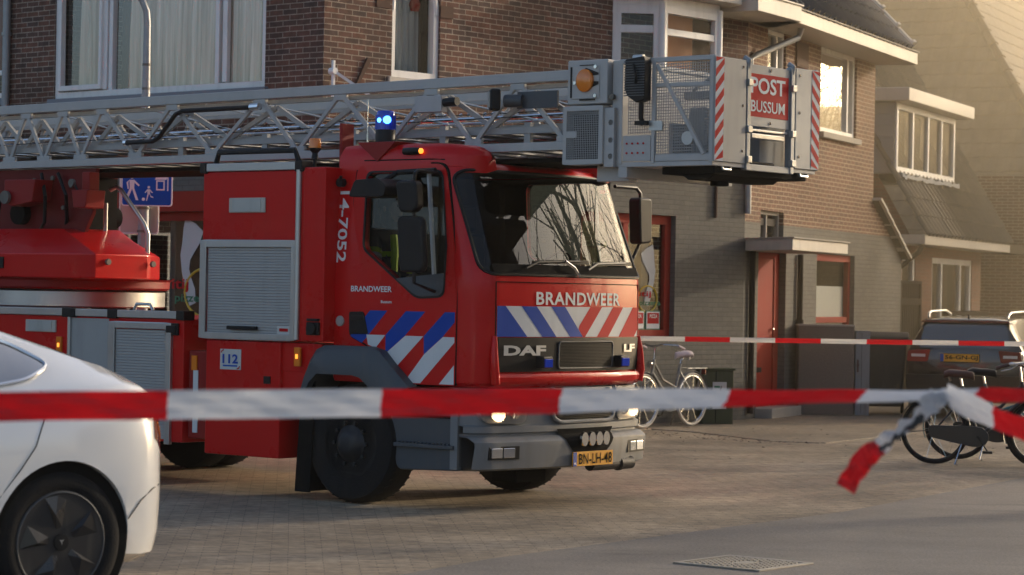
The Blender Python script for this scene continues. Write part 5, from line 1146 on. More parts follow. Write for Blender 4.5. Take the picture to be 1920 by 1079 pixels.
# pizzeria windows
def boot(b, F, u, v, s, d):
    P_ = [(-.10, .5), (.12, .42), (.30, .30), (.22, .12), (.10, -.02), (.02, -.12), (.0, -.25), (.06, -.40), (.14, -.55), (.16, -.75), (.02, -.80), (-.06, -.62), (-.16, -.30), (-.20, -.05), (-.16, .15), (-.14, .35)]
    b.bm.faces.new([b.bm.verts.new(F(u-s*x, d, v+s*y)) for x, y in P_])
o = window(house, F1, *HS, fw=.12, mull=(5.55,), m='rdoor', d=.10, name='shop_window')
b = B(); boot(b, F1, 6.10, 2.02, .62, .118); b.build('boot_sticker', 'poster', o, smooth=0)
b = B(); b.tube([(6.07+.20*math.cos(t), .122, 1.62+.17*math.sin(t)) for t in [2*math.pi*k/24 for k in range(24)]], .012, 5, closed=True); b.build('yellow_ring', 'yellow', o)
text('itij', 'window_lettering', 'foilred', o, (5.88, 6.14, 1.63, 1.72), lambda u, v, d: (u, .116-d, v), bold=.02)
text('pizzeria', 'window_lettering', 'pgreen', o, (5.90, 6.34, 1.52, 1.60), lambda u, v, d: (u, .116-d, v), bold=.02)
for k, u in enumerate((5.69, 6.02)):
    b = B(); b.box(u, u+.30, .105, .116, 1.215, 1.47); sgn = b.build('pizza_sign', 'pgreen', o)
    b = B(); b.box(u+.015, u+.285, .1, .105, 1.235, 1.455); b.build('sign_paper', 'white', sgn)
    b = B(); b.box(u+.03, u+.27, .096, .1, 1.30, 1.44); b.build('sign_field', 'foilred', sgn)
    text('PIZZA', 'sign_lettering', 'white', sgn, (u+.07, u+.23, 1.375, 1.42), lambda a, v, d: (a, .094-d, v), bold=.02)
b = B(); b.box(5.60, 6.36, .10, .118, 1.14, 1.205); b.build('green_board', 'pgreen', o)
b = B(); b.box(5.95, 6.25, .5, .55, 2.15, 2.55); b.build('wall_picture', 'brown', house)
b = B(); b.box(6.22, 6.36, .35, .45, 0.9, 2.6); b.build('inner_post', 'poster', house)
b = B(); b.box(5.3, 6.2, .8, .9, .6, 2.3); b.build('inner_counter', 'rdoor', house)
o = window(house, F2, *HSL, fw=.10, mull=(), m='rdoor', d=.10, name='shop_window', glass='lowglass')
b = B(); b.box(-.03, .01, .60, 4.5, 2.55, 2.79); b.build('shop_fascia', 'rdoor', house, bevel=.006)
b = B(); boot(b, F2, 2.32, 2.08, .80, .118); b.build('boot_sticker', 'poster', o, smooth=0)
text('itij', 'window_lettering', 'foilred', o, (0, .30, 1.60, 1.76), lambda u, v, d: (.116-d, 2.62-u, v), bold=.02)
text('pizzeria', 'window_lettering', 'pgreen', o, (0, .66, 1.46, 1.58), lambda u, v, d: (.116-d, 2.56-u, v), bold=.02)
b = B(); b.tube([(.122, 2.05+.34*math.cos(t), 1.60+.28*math.sin(t)) for t in [2*math.pi*k/30 for k in range(30)]], .016, 5, closed=True); b.build('yellow_ring', 'yellow', o)
# canted bay window
BP = [(5.10, 0), (5.545, -.45), (6.74, -.45), (7.19, 0)]
def bayF(i):
    p, q = Vector(BP[i]), Vector(BP[i+1]); d = (q-p).normalized(); n = Vector((-d.y, d.x)); L_ = (q-p).length
    return (lambda u, dd, v: (p.x+d.x*u+n.x*dd, p.y+d.y*u+n.y*dd, v)), L_
bay = B(); bay.prism(BP, 3.55, 4.12, XY); bay.prism([(5.06, .0), (5.53, -.50), (6.76, -.50), (7.23, 0)], 4.12, 4.18, XY); by = bay.build('bay_window', 'wwood', house, bevel=.008)
for i in range(3):
    Fb, L_ = bayF(i)
    if i == 1:
        window(by, Fb, 0, L_, 4.18, 5.36, d=.0, fw=.095, trans=(5.03,), name='bay_frame', glass='lowglass')
        drape(by, Fb, .15, .93, 4.2, 5.3, .22, 'salmon', 1, .01, name='pane_sheet', seed=1); drape(by, Fb, .95, L_+.3, 4.2, 5.3, .34, 'brown', 1, .01, name='pane_sheet', seed=2)  # plain salmon sheet and darker brown sheet behind the bay panes
    else: window(by, Fb, 0, L_, 4.18, 5.36, d=.0, fw=.11, trans=(5.05,), name='bay_frame')
    b = B(); Fx = Fb
    b.box(0, L_, -.015, .05, 5.36, 5.47, lambda x, y, z: Fx(x, y, z)); b.build('bay_head', 'wwood', by)
for u_ in (5.545, 6.74):
    b = B(); b.cyl((u_, -.45, 4.15), (u_, -.45, 5.40), .055, 12); b.build('bay_post', 'wwood', by)
b = B(); b.prism([(4.85, 0), (5.40, -.72), (6.88, -.72), (7.4, 0)], 5.475, 5.70, XY); b.build('bay_roof', 'cream', by, bevel=.012)
b = B(); b.prism([(6.86, .3), (6.97, -.42), (7.03, -.87), (8.47, -.56), (8.9, .3)], 5.41, 5.62, XY); b.prism([(6.84, .3), (6.95, -.43), (7.01, -.90), (8.50, -.58), (8.9, .3)], 5.62, 5.645, XY); b.build('eaves_box', 'cream', house, bevel=.008)
b = B(); b.cyl((7.33, -.02, 2.72), (7.33, -.02, 3.30), .022, 8); b.build('wall_conduit', 'brown', house)
b = B(); b.prism([(.50, 4.00), (.56, 4.02), (.72, 4.26), (.67, 4.30)], -.03, .0, XZ); b.build('wall_anchor', 'brown', house)
fb = thing('flag_bracket', 'white metal bracket with slanting stay fixed near the house corner', 'bracket', (-2.10, 27.90, 3.70), R(48.7))
b = B(); b.box(.03, .06, -.06, -.03, .08, .52); b.bar((.05, -.05, .40), (.42, -.30, .12), .03); b.cyl((.045, -.08, .40), (.045, .0, .40), .04, 10); b.box(.0, .10, -.05, .05, .0, .06); b.build('bracket_bar', 'white', fb)
b = B(); b.cyl((.43, -.31, .10), (.40, -.29, .14), .03, 8); b.build('bracket_tip', 'foilred', fb)
# house left of the corner house: only its edge shows
nb = thing('neighbour_house', 'brown brick house edge with white window at the left picture border', 'house', (-6.37, 31.65, 0), R(48.7))
wallsheet(F2, 0, 5, 0, 7, [(.16, 3.2, 4.02, 5.7)], .1).build('wall', BR1, nb, smooth=0)
b = B(); b.quad((0, 0, 0), (6, 0, 0), (6, 0, 7), (0, 0, 7)); b.quad((0, 5, 0), (6, 5, 0), (6, 5, 7), (0, 5, 7)); b.quad((6, 0, 0), (6, 5, 0), (6, 5, 7), (6, 0, 7)); b.quad((0, 0, 7), (6, 0, 7), (6, 5, 7), (0, 5, 7)); b.build('end_wall', BR1, nb, smooth=0)
o = window(nb, F2, .16, 3.2, 4.02, 5.7, fw=.07, trans=(4.35,), sill=.05)
drape(nb, F2, .2, 3, 4.4, 5.65, .2, 'rdoor', 6, .02, seed=9)
dpipe = thing('downpipe', 'grey plastic rainwater pipe at the left picture border', 'downpipe', (-6.37, 31.65, 0), R(48.7))
b = B(); b.cyl((-.06, .05, 0.05), (-.06, .05, 7), .05, 12)
for z in (1.2, 3, 4.8, 6.5): b.cyl((-.06, .05, z), (-.06, .05, z+.04), .062, 12)
b.build('pipe', 'pole', dpipe)
# ------------------------------------------------------------------ end house (x along the receding street wall)
end = thing('end_house', 'red brown brick end house with glazed tile eaves, red door and small white canopy', 'house', (3.111, 33.924, 0), R(66))
D_ = (.70, 1.95, 0, 2.30); W3 = (3.43, 5.42, 1.05, 2.34); W1 = (.76, 1.80, 2.34, 2.88); U1 = (.94, 1.78, 4.2, 5.42); U2 = (3.46, 5.36, 4.15, 5.42)
wallsheet(F1, 0, 6.39, 2.70, 5.55, [W1, U1, U2], .12).build('street_wall', BR2, end, smooth=0)
wallsheet(F1, 0, 6.39, 0, 2.70, [D_, W3, W1], .16).build('base_wall', BRG, end, smooth=0)
b = B(); b.bm.faces.new([b.bm.verts.new(p) for p in ((6.39, 0, 2.70), (7.45, 0, 2.70), (6.39, 0, 3.21))]); b.build('lean_to_wall', BR2, end, smooth=0)
b = B(); b.bm.faces.new([b.bm.verts.new(p) for p in ((6.39, 0, 0), (8.15, 0, 0), (8.15, 0, 2.36), (7.45, 0, 2.70), (6.39, 0, 2.70))]); b.quad((8.15, 0, 0), (8.15, 3, 0), (8.15, 3, 2.36), (8.15, 0, 2.36)); b.build('lean_to_base', BRG, end, smooth=0)
b = B(); b.quad((6.39, 0, 2.5), (6.39, 5, 2.5), (6.39, 5, 9), (6.39, 0, 5.6)); b.quad((0, 5, 0), (6.39, 5, 0), (6.39, 5, 9), (0, 5, 9)); b.quad((0, 0, 0), (0, 5, 0), (0, 5, 9), (0, 0, 5.6)); b.build('gable_wall', BR2, end, smooth=0)
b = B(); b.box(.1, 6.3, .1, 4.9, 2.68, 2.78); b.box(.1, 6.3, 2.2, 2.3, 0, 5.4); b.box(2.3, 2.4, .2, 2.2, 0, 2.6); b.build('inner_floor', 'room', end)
for k in range(5):
    pass
b = B()
p0, p1 = Vector((6.36, -.03, 3.27)), Vector((8.22, -.03, 2.37))
for k in range(5): b.bar(p0.lerp(p1, k/5+.0), p0.lerp(p1, (k+1.12)/5)+Vector((0, 0, .02)), .24, .05)
b.build('verge_tiles', 'cream', end, bevel=.01)
b = B(); b.quad((6.36, -.1, 3.24), (8.24, -.1, 2.34), (8.24, 3, 2.34), (6.36, 3, 3.24)); b.build('lean_to_roof', TILE2, end, smooth=0)
# door in its recess
b = B(); b.box(.86, 1.74, .12, .17, .14, 2.22); dr = b.build('front_door', 'rdoor', end, bevel=.008)
b = B(); b.box(.95, 1.03, .112, .12, .75, 1.7); b.build('door_groove', 'brown', dr)
b = B(); b.lathe([(.012, 0), (.025, .03), (.022, .05), (.001, .06)], lambda a, c, h: (1.64+a, .12-h, 1.22+c), 12); b.build('door_knob', 'chrome', dr)
b = B(); b.box(1.0, 1.26, .113, .12, .62, .69); b.build('letter_slot', 'black', dr)
b = B(); b.box(.70, .86, .10, .2, 0.1, 2.30); b.box(1.74, 1.95, .10, .2, .1, 2.30); b.box(.86, 1.74, .10, .2, 2.22, 2.30); b.build('door_frame', 'rdoor', end, bevel=.006)
b = B(); b.box(.66, 2.0, -.25, .16, 0, .14); b.build('door_step', 'csill', end, bevel=.01)
b = B(); b.prism([(-.60, -.90), (1.97, -.90), (1.97, -.02), (.06, -.02)], 2.30, 2.455, XY); cn = b.build('door_canopy', 'cream', end, bevel=.008)
b = B(); b.prism([(-.64, -.93), (2.0, -.93), (2.0, -.02), (.03, -.02)], 2.455, 2.475, XY); b.build('canopy_edge', 'csill', cn, bevel=.004)
b = B(); b.cyl((2.47, -.05, .1), (2.47, -.05, 2.30), .042, 10); b.cyl((2.47, -.05, 1.30), (2.47, -.05, 1.36), .06, 10); b.cyl((.30, -.05, .08), (.30, -.05, 2.30), .042, 10); b.build('downpipe', 'wood', end)
window(end, F1, *W1, fw=.05, mull=(1.25,), d=.09, m='csill')
o = window(end, F1, *W3, fw=.10, trans=(1.35,), d=.09, m='rdoor', glass='lowglass')
b = B(); b.box(3.55, 5.3, .15, .155, 1.1, 1.86); b.build('frosted_film', 'poster', o)
b = B(); b.box(3.6, 4.6, .5, .55, 1.9, 2.3); b.build('inner_board', 'room', end)
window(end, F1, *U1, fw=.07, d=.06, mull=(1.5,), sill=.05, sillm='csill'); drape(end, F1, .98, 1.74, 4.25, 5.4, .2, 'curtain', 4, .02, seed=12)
window(end, F1, *U2, fw=.075, d=.06, mull=(5.02,), sill=.08, sillm='csill')
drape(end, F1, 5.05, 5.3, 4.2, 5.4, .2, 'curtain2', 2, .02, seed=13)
b = B(); b.box(2.2, 2.75, -.03, .0, 5.0, 5.36); b.build('vent_panel', 'brown', end)
# eaves, gutter and tiled roof
b = B(); b.box(.15, 6.62, -.62, -.585, 5.41, 5.595); b.box(.15, 6.62, -.585, .02, 5.41, 5.44); b.box(6.585, 6.62, -.585, .3, 5.41, 5.595); ea = b.build('eaves_board', 'cream', end, bevel=.006)
b = B(); b.box(.15, 6.64, -.65, -.585, 5.597, 5.615); b.build('gutter_edge', 'csill', ea)
sl_, cs, sn = R(48), math.cos(R(48)), math.sin(R(48))
Fr = lambda x, s, h: (x, -.64+s*cs-h*sn, 5.60+s*sn+h*cs)
b = B(); tiles(b, Fr, .0, 6.15, 0, 4.6); rf = b.build('roof', TILE, end, smooth=50)
b = B()
for k in range(12):
    s0 = .38*k+.05; b.tube([Fr(6.20, s0, .03), Fr(6.20, s0+.37, .03)], [.085, .07], 10); b.tube([Fr(6.20, s0, .04), Fr(6.20, s0+.05, .04)], .105, 10)
b.build('verge_caps', 'cream', rf)
b = B(); b.tube([(1.05, -.45, 5.42), (1.05, -.40, 5.28), (.30, -.06, 4.98), (.05, -.05, 4.9), (.05, -.05, 2.8)], .045, 10); b.build('rain_pipe', 'pole', end)
# ------------------------------------------------------------------ hazy houses further along (same street line)
def offs(t, ox, oy):
    for c in t.children: c.location = (-ox, -oy, 0)
def W2w(x, y): return (3.111+x*math.cos(R(66))-y*math.sin(R(66)), 33.924+x*math.sin(R(66))+y*math.cos(R(66)), 0)
h2 = thing('dormer_house', 'brick house with mossy tile roof and white framed dormer window', 'house', W2w(9.8, .45), R(66))
Fh = lambda u, d, v: (u, .45+d, v)
wallsheet(Fh, 9.6, 15.6, 0, 2.7, [(9.85, 10.75, .8, 2.45), (11.9, 14.9, .4, 2.45)], .1).build('wall', BR3, h2, smooth=0)
b = B(); b.quad((9.6, .45, 0), (9.6, 6, 0), (9.6, 6, 2.7), (9.6, .45, 2.7)); b.bm.faces.new([b.bm.verts.new(p) for p in ((9.6, .2, 2.7), (9.6, 6.5, 2.7), (9.6, 3.3, 8.2))]); b.quad((15.6, .45, 0), (15.6, 6, 0), (15.6, 6, 2.7), (15.6, .45, 2.7)); b.quad((9.6, 6, 0), (15.6, 6, 0), (15.6, 6, 2.7), (9.6, 6, 2.7)); b.build('side_wall', BR3, h2, smooth=0)
window(h2, Fh, 9.85, 10.75, .8, 2.45, fw=.09, d=.04); window(h2, Fh, 11.9, 14.9, .4, 2.45, fw=.10, mull=(12.7, 14.1), d=.04)
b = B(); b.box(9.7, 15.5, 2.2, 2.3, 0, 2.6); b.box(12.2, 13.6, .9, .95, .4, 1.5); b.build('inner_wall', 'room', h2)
b = B(); b.box(9.35, 15.75, -.08, -.04, 2.625, 2.79); b.box(9.35, 15.75, -.04, .5, 2.625, 2.65); b.box(9.35, 9.39, -.04, .5, 2.625, 2.79); b.build('eaves_board', 'cream', h2, bevel=.006)
b = B(); b.tube([(9.45, -.02, 2.64), (9.45, .05, 2.5), (9.45, .40, 2.2), (9.45, .42, .05)], .045, 8); b.build('downpipe', 'wood', h2)
a2 = math.atan(1.7); c2_, s2_ = math.cos(a2), math.sin(a2)
Fr2 = lambda x, s, h: (x, -.10+s*c2_-h*s2_, 2.78+s*s2_+h*c2_)
b = B(); tiles(b, Fr2, 9.35, 15.8, 0, 6.4); b.build('roof', TILE2, h2, smooth=50)
b = B(); b.quad((9.35, 3.2, 8.25), (15.8, 3.2, 8.25), (15.8, 6.5, 2.7), (9.35, 6.5, 2.7)); b.build('rear_roof', TILE2, h2, smooth=0)
dd = .74; Fd = lambda u, d, v: (u, dd+d, v)
DX = -1.6; DZ = -.17; dd = .49; Fd = lambda u, d, v: (u+DX, dd+d, v+DZ)
dm = window(h2, Fd, 11.05, 15.1, 4.03, 5.22, fw=.10, mull=(12.15, 13.2, 14.15), d=.0, name='dormer_window')
b = B(); b.quad((11.05+DX, dd+.01, 4.0+DZ), (11.05+DX, dd+2.0, 4.0+DZ), (11.05+DX, dd+2.0, 5.25+DZ), (11.05+DX, dd+.01, 5.25+DZ))
for k in range(6): b.box(11.02+DX, 11.06+DX, dd+.02, dd+1.6, 4.03+DZ+.2*k, 4.215+DZ+.2*k)
b.build('dormer_cheek', 'gsill', dm)
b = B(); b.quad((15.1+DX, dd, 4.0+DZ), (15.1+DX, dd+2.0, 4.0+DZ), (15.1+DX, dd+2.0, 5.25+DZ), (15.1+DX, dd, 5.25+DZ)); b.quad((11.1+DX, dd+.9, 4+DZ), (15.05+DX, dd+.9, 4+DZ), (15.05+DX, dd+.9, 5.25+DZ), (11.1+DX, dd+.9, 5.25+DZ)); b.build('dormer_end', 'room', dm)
b = B(); b.box(10.85+DX, 15.5+DX, dd-.28, dd+2.2, 5.235+DZ, 5.46+DZ); b.build('dormer_roof', 'cream', dm, bevel=.015)
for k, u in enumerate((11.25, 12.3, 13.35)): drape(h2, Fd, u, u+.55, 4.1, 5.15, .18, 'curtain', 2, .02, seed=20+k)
b = B(); rnd = random.Random(2)
for k in range(26): x = 11.1+DX+4.0*k/26; b.box(x, x+.16, dd-.12, dd-.03, 3.93+DZ+rnd.uniform(-.02, .02), 3.99+DZ+rnd.uniform(-.01, .03))
b.build('lead_flashing', 'gsill', dm)
b = B(); b.box(15.6, 18.6, -.05, .4, 2.62, 2.80); b.box(15.6, 17.2, 1.0, 1.1, 0, 2.7); b.build('porch', 'wood', h2)
b = B(); b.box(17.3, 19.0, -.15, 1.2, 0, 4.2); b.build('brick_pier', BR2, h2, smooth=0)
offs(h2, 9.8, .45)
h3 = thing('hipped_house', 'large house with a tall brown hipped tile roof in the haze', 'house', W2w(22.4, -.2), R(66))
b = B(); b.box(22.4, 51.5, -.2, 11.6, 0, 2.9); b.build('wall', BR3, h3, smooth=0)
a3 = math.atan(1.5); c3_, s3_ = math.cos(a3), math.sin(a3)
HX, HY = 21.9, -.62
FrA = lambda y, s, h: (HX+s*c3_-h*s3_, y, 2.9+s*s3_+h*c3_)
FrB = lambda x, s, h: (x, HY+s*c3_-h*s3_, 2.9+s*s3_+h*c3_)
b = B(); tiles(b, FrA, HY, 12.2, 0, 10.4, .32, .40, .022, skip=lambda y, s: y < HY+s*c3_ or y > 12.2-s*c3_, lip=.026)
rf = b.build('roof', TILE3, h3, smooth=50)
b = B(); tiles(b, FrB, HX, 52, 0, 10.4, .32, .40, .022, skip=lambda x, s: x < HX+s*c3_, lip=.026); b.build('street_roof', TILE3, rf, smooth=50)
b = B()
for k in range(26):
    s0 = .40*k; P_ = Vector((HX+s0*c3_, HY+s0*c3_, 2.9+s0*s3_+.03)); Q_ = Vector((HX+(s0+.42)*c3_, HY+(s0+.42)*c3_, 2.9+(s0+.42)*s3_+.03)); b.tube([P_, Q_], [.13, .10], 8)
b.build('hip_tiles', TILE3, rf)
b = B(); b.box(HX, 52, HY, 12.2, 2.80, 2.9); b.build('eaves', 'wood', h3)
b = B(); b.tube([FrA(1.15, .3, .06), FrA(1.10, 2.9, .06)], .06, 8); b.cyl(FrA(1.10, 2.9, .06), FrA(1.10, 3.1, .10), .10, 8); b.build('roof_pipe', 'pole', h3)
offs(h3, 22.4, -.2)
gt = thing('garden_gate', 'dark wooden slatted garden gate between the two houses', 'gate', W2w(8.25, .05), R(66))
b = B()
for k in range(11): b.box(.02+.115*k, .105+.115*k, 0, .03, .05, 1.95)
b.build('slats', 'wood', gt, bevel=.004)
b = B(); b.box(0, 1.3, -.03, 0, .3, .4); b.box(0, 1.3, -.03, 0, 1.6, 1.7); b.box(-.03, 1.33, -.03, .05, 1.95, 2.0); b.box(-.03, .03, -.03, .04, .05, 1.95); b.box(1.27, 1.33, -.03, .04, .05, 1.95); b.build('gate_frame', 'wood', gt)
pl_ = thing('planter_screen', 'dark wooden screen standing above the low hedge', 'screen', W2w(9.9, -.35), R(66))
b = B(); b.box(0, 3.0, 0, .06, 1.28, 1.50); b.box(0, .08, 0, .08, 0, 1.5); b.box(2.9, 3.0, 0, .08, 0, 1.5); b.box(.1, 2.9, .0, .05, .1, .7); b.build('boards', 'wood', pl_, bevel=.005)
hd = thing('hedge', 'low leafy hedge below the dark wooden screen', 'hedge', W2w(9.9, -.55), R(66))
b = B(); rnd = random.Random(9)
for k in range(2600):
    c = Vector((rnd.uniform(-.1, 3.1), rnd.gauss(0, .13), rnd.uniform(.1, 1.15)+rnd.uniform(-.06, .10))); a = Vector((rnd.gauss(0, 1), rnd.gauss(0, 1), rnd.gauss(0, 1))).normalized(); d = a.orthogonal().normalized(); s0 = rnd.uniform(.03, .06)
    b.quad(c+a*s0, c+d*s0*.5, c-a*s0, c-d*s0*.5)
b.build('foliage', 'leaf', hd, smooth=0, merge=False)
# ------------------------------------------------------------------ street furniture
lp = thing('lamp_post', 'galvanised street lamp post behind the ladder truck carrying the blue sign', 'lamp post', (-3.84, 26.0, 0))
b = B(); b.tube([(0, 0, 0), (0, 0, 2.05), (0, 0, 2.1), (0, 0, 3.95), (0, 0, 4.40), (-.01, 0, 4.52), (-.06, 0, 4.64), (-.18, .02, 4.74), (-.9, .05, 4.82)], [.062, .060, .058, .040, .036, .035, .034, .033, .032], 16); b.build('pole', 'pole', lp)
b = B()
for z in (2.22, 2.46, 2.82, 3.95, 3.70): b.cyl((0, 0, z), (0, 0, z+.025), .066 if z < 3 else .043, 14)
b.build('clamp', 'iron', lp)
b = B(); b.lathe([(.02, -.2), (.11, -.15), (.13, 0), (.10, .18), (.02, .24)], lambda a, c, h: (-1.05-h, .05+a, 4.80+c*.5), 16); b.build('lamp_head', 'signback', lp)
sgn = thing('traffic_sign', 'blue home zone sign with white walking adult and child figures', 'traffic sign', (-3.80, 25.90, 2.49))
b = B(); b.prism(rrect(-.26, .27, 0, .40, .03), 0, .012, lambda u, v, d: (u, -d, v)); pt = b.build('sign_plate', 'white', sgn)
b = B(); b.prism(rrect(-.247, .257, .012, .388, .024), 0, .0015, lambda u, v, d: (u, -.012-d, v)); b.build('blue_field', 'signblue', pt)
def fig(b, cx, z0, h, run=False):
    q = lambda pts: b.bm.faces.new([b.bm.verts.new((cx+x*h, -.0155, z0+y*h)) for x, y in pts])
    q([(.09*math.cos(t), .91+.09*math.sin(t)) for t in [2*math.pi*k/12 for k in range(12)]])
    q([(-.10, .78), (.10, .78), (.09, .45), (-.08, .45)])
    if run: q([(-.08, .46), (.02, .46), (-.05, .22), (-.10, .0), (-.17, .0)]); q([(.0, .46), (.09, .46), (.12, .25), (.32, .20), (.32, .27), (.17, .33)]); q([(.09, .77), (.28, .56), (.23, .52), (.09, .66)]); q([(-.10, .77), (-.27, .55), (-.22, .52), (-.08, .66)])
    else: q([(-.08, .46), (.02, .46), (-.16, .0), (-.26, .02)]); q([(.0, .46), (.09, .46), (.26, .0), (.16, .0)]); q([(.09, .78), (.30, .58), (.26, .53), (.09, .68)]); q([(-.10, .78), (-.21, .68), (-.16, .42), (-.11, .43), (-.14, .66)])
b = B(); fig(b, -.15, .06, .27); fig(b, .025, .055, .155, True)
b.bm.faces.new([b.bm.verts.new((-.028+.017*math.cos(t), -.0155, .072+.017*math.sin(t))) for t in [2*math.pi*k/12 for k in range(12)]])
def rct(x0, x1, z0, z1): b.quad((x0, -.0155, z0), (x1, -.0155, z0), (x1, -.0155, z1), (x0, -.0155, z1))
rct(.10, .19, .165, .18); rct(.10, .115, .18, .26); rct(.175, .19, .18, .26); rct(.10, .19, .255, .27); b.bm.faces.new([b.bm.verts.new((x, -.0155, z)) for x, z in ((.085, .275), (.105, .315), (.225, .315), (.205, .275))]); rct(.215, .228, .16, .30)
rct(-.06, .02, .325, .34); rct(-.055, -.04, .30, .325); rct(.0, .015, .30, .325)
b.build('sign_pictogram', 'white', pt, smooth=0)
sb = thing('traffic_sign', 'grey back of a square traffic sign on the lamp post under the blue sign', 'traffic sign', (-3.90, 26.08, 2.21))
b = B(); b.prism(rrect(-.20, .20, 0, .70, .03), 0, .012, lambda u, v, d: (u, d, v)); b.build('sign_plate', 'signback', sb)
b = B(); b.tube([(x, .0, z) for x, z in rrect(-.20, .20, 0, .70, .03)], .009, 6, closed=True); b.build('sign_rim', 'white', sb)
# cabinets, bin
uc = thing('utility_cabinet', 'small dark green utility cabinet with a pale poster beside the white bicycle', 'cabinet', (2.62, 32.78, .004), R(15))
b = B(); b.box(-.16, .27, -.15, .15, 0, .70); cb_ = b.build('housing', 'green', uc, bevel=.01)
b = B(); b.box(-.18, .29, -.17, .17, .70, .73); b.build('lid', 'green', uc, bevel=.008)
b = B(); b.box(.02, .03, -.153, -.148, .02, .69); b.build('door_gap', 'under', uc)
b = B(); b.box(-.02, .17, -.156, -.151, .20, .55); po = b.build('poster', 'poster', uc)
b = B(); b.tube([(.10, -.158, .50), (.08, -.158, .42), (.11, -.158, .36), (.10, -.158, .30)], .006, 5); b.build('poster_print', 'brown', po)
b = B(); b.box(.0, .08, -.1575, -.1565, .47, .50); b.build('poster_heading', 'pgreen', po)
cbx = thing('concrete_housing', 'big pebble dash concrete box standing against the grey painted wall', 'concrete box', (4.12, 35.85, .004))
b = B(); b.box(0, .80, 0, .36, 0, 1.27); b.build('body', 'pebble', cbx, bevel=.012)
b = B(); b.box(-.01, .81, -.01, .37, 1.27, 1.295); b.build('capping', 'csill', cbx, bevel=.006)
gc = thing('utility_cabinet', 'tall narrow grey metal cabinet with rust stains right of the concrete box', 'cabinet', (4.945, 35.9, .004))
b = B(); b.box(0, .205, 0, .28, 0, 1.20); hb_ = b.build('housing', 'gcab', gc, bevel=.006)
b = B(); b.box(-.005, .21, -.005, .29, 1.20, 1.215); b.build('lid', 'gcab', gc); 
b = B(); b.box(.02, .045, -.012, 0, .62, .80); b.box(.015, .05, -.02, 0, .70, .73); b.build('lock', 'leather', gc)
b = B(); b.box(.085, .089, -.004, 0, .03, 1.18); b.build('door_gap', 'under', gc)
wb2 = thing('waste_container', 'dark plastic wheeled waste container left of the black estate car', 'waste container', (5.45, 36.6, 0), R(-8))
b = B(); A = [b.bm.verts.new(p) for p in ((-.27, -.30, .12), (.27, -.30, .12), (.27, .30, .12), (-.27, .30, .12))]; C = [b.bm.verts.new(p) for p in ((-.33, -.36, 1.08), (.33, -.36, 1.08), (.33, .36, 1.08), (-.33, .36, 1.08))]
for k in range(4): b.bm.faces.new((A[k], A[(k+1) % 4], C[(k+1) % 4], C[k]))
b.bm.faces.new(A); b.bm.faces.new(C); b.build('body', 'bin', wb2, bevel=.03)
b = B(); b.prism([(-.38, 1.09), (.36, 1.09), (.36, 1.13), (.2, 1.20), (-.25, 1.20), (-.38, 1.13)], -.36, .36, YZ); b.build('lid', 'bin', wb2, bevel=.02)
b = B(); b.cyl((-.34, .40, 1.10), (.34, .40, 1.10), .02, 8); b.build('handle', 'black', wb2)
for x in (-.3, .26):
    b = B(); b.cyl((x, .28, .12), (x+.05, .28, .12), .12, 16); b.build('wheel', 'rubber', wb2)
# ------------------------------------------------------------------ dark estate car
ec = thing('parked_car', 'black estate car with roof rails and yellow number plate seen from behind', 'car', (6.42, 35.45, 0), R(70))
def cs_(x, hw, z0, zb, hr, zr): return [(-hw+.1, z0), (-hw+.02, z0+.12), (-hw, zb*.6), (-hw+.02, zb-.06), (-hw+.05, zb), (-hr-.05, zr-.10), (-hr, zr-.03), (-hr*.6, zr), (hr*.6, zr), (hr, zr-.03), (hr+.05, zr-.10), (hw-.05, zb), (hw-.02, zb-.06), (hw, zb*.6), (hw-.02, z0+.12), (hw-.1, z0)]
E_ST = [(-.0, .80, .33, .94, .60, .95), (.02, .83, .28, .96, .62, 1.0), (.10, .855, .25, .97, .62, 1.30), (.20, .865, .24, .975, .60, 1.405), (.40, .87, .22, .975, .60, 1.43), (1.2, .875, .2, .96, .60, 1.46), (2.2, .875, .2, .95, .60, 1.44), (2.7, .875, .2, .94, .58, 1.25), (3.1, .87, .2, .93, .60, 1.0), (3.9, .84, .2, .84, .6, .88), (4.35, .7, .3, .66, .5, .70)]
b = B(); rows = [[b.bm.verts.new((q[0], y, z)) for y, z in cs_(*q)] for q in E_ST]
for A, C in zip(rows, rows[1:]):
    for k in range(16): b.bm.faces.new((A[k], A[(k+1) % 16], C[(k+1) % 16], C[k]))
b.bm.faces.new(rows[0]); b.bm.faces.new(rows[-1]); eb = b.build('body', 'dpaint', ec, smooth=40)
b = B(); b.prism(rpoly([(-.66, 1.0), (.66, 1.0), (.57, 1.345), (-.57, 1.345)], .06), 0, 1, lambda u, v, d: (.015+.085*max(0, (v-1.0)/.30)+.0-.012, u, v)); b.build('rear_window', 'carglass', eb)
b = B(); b.prism(rpoly([(-.64, 1.36), (.64, 1.36), (.60, 1.40), (-.60, 1.40)], .02), .06, .30, YZ); b.build('roof_spoiler', 'dpaint', eb, bevel=.01)
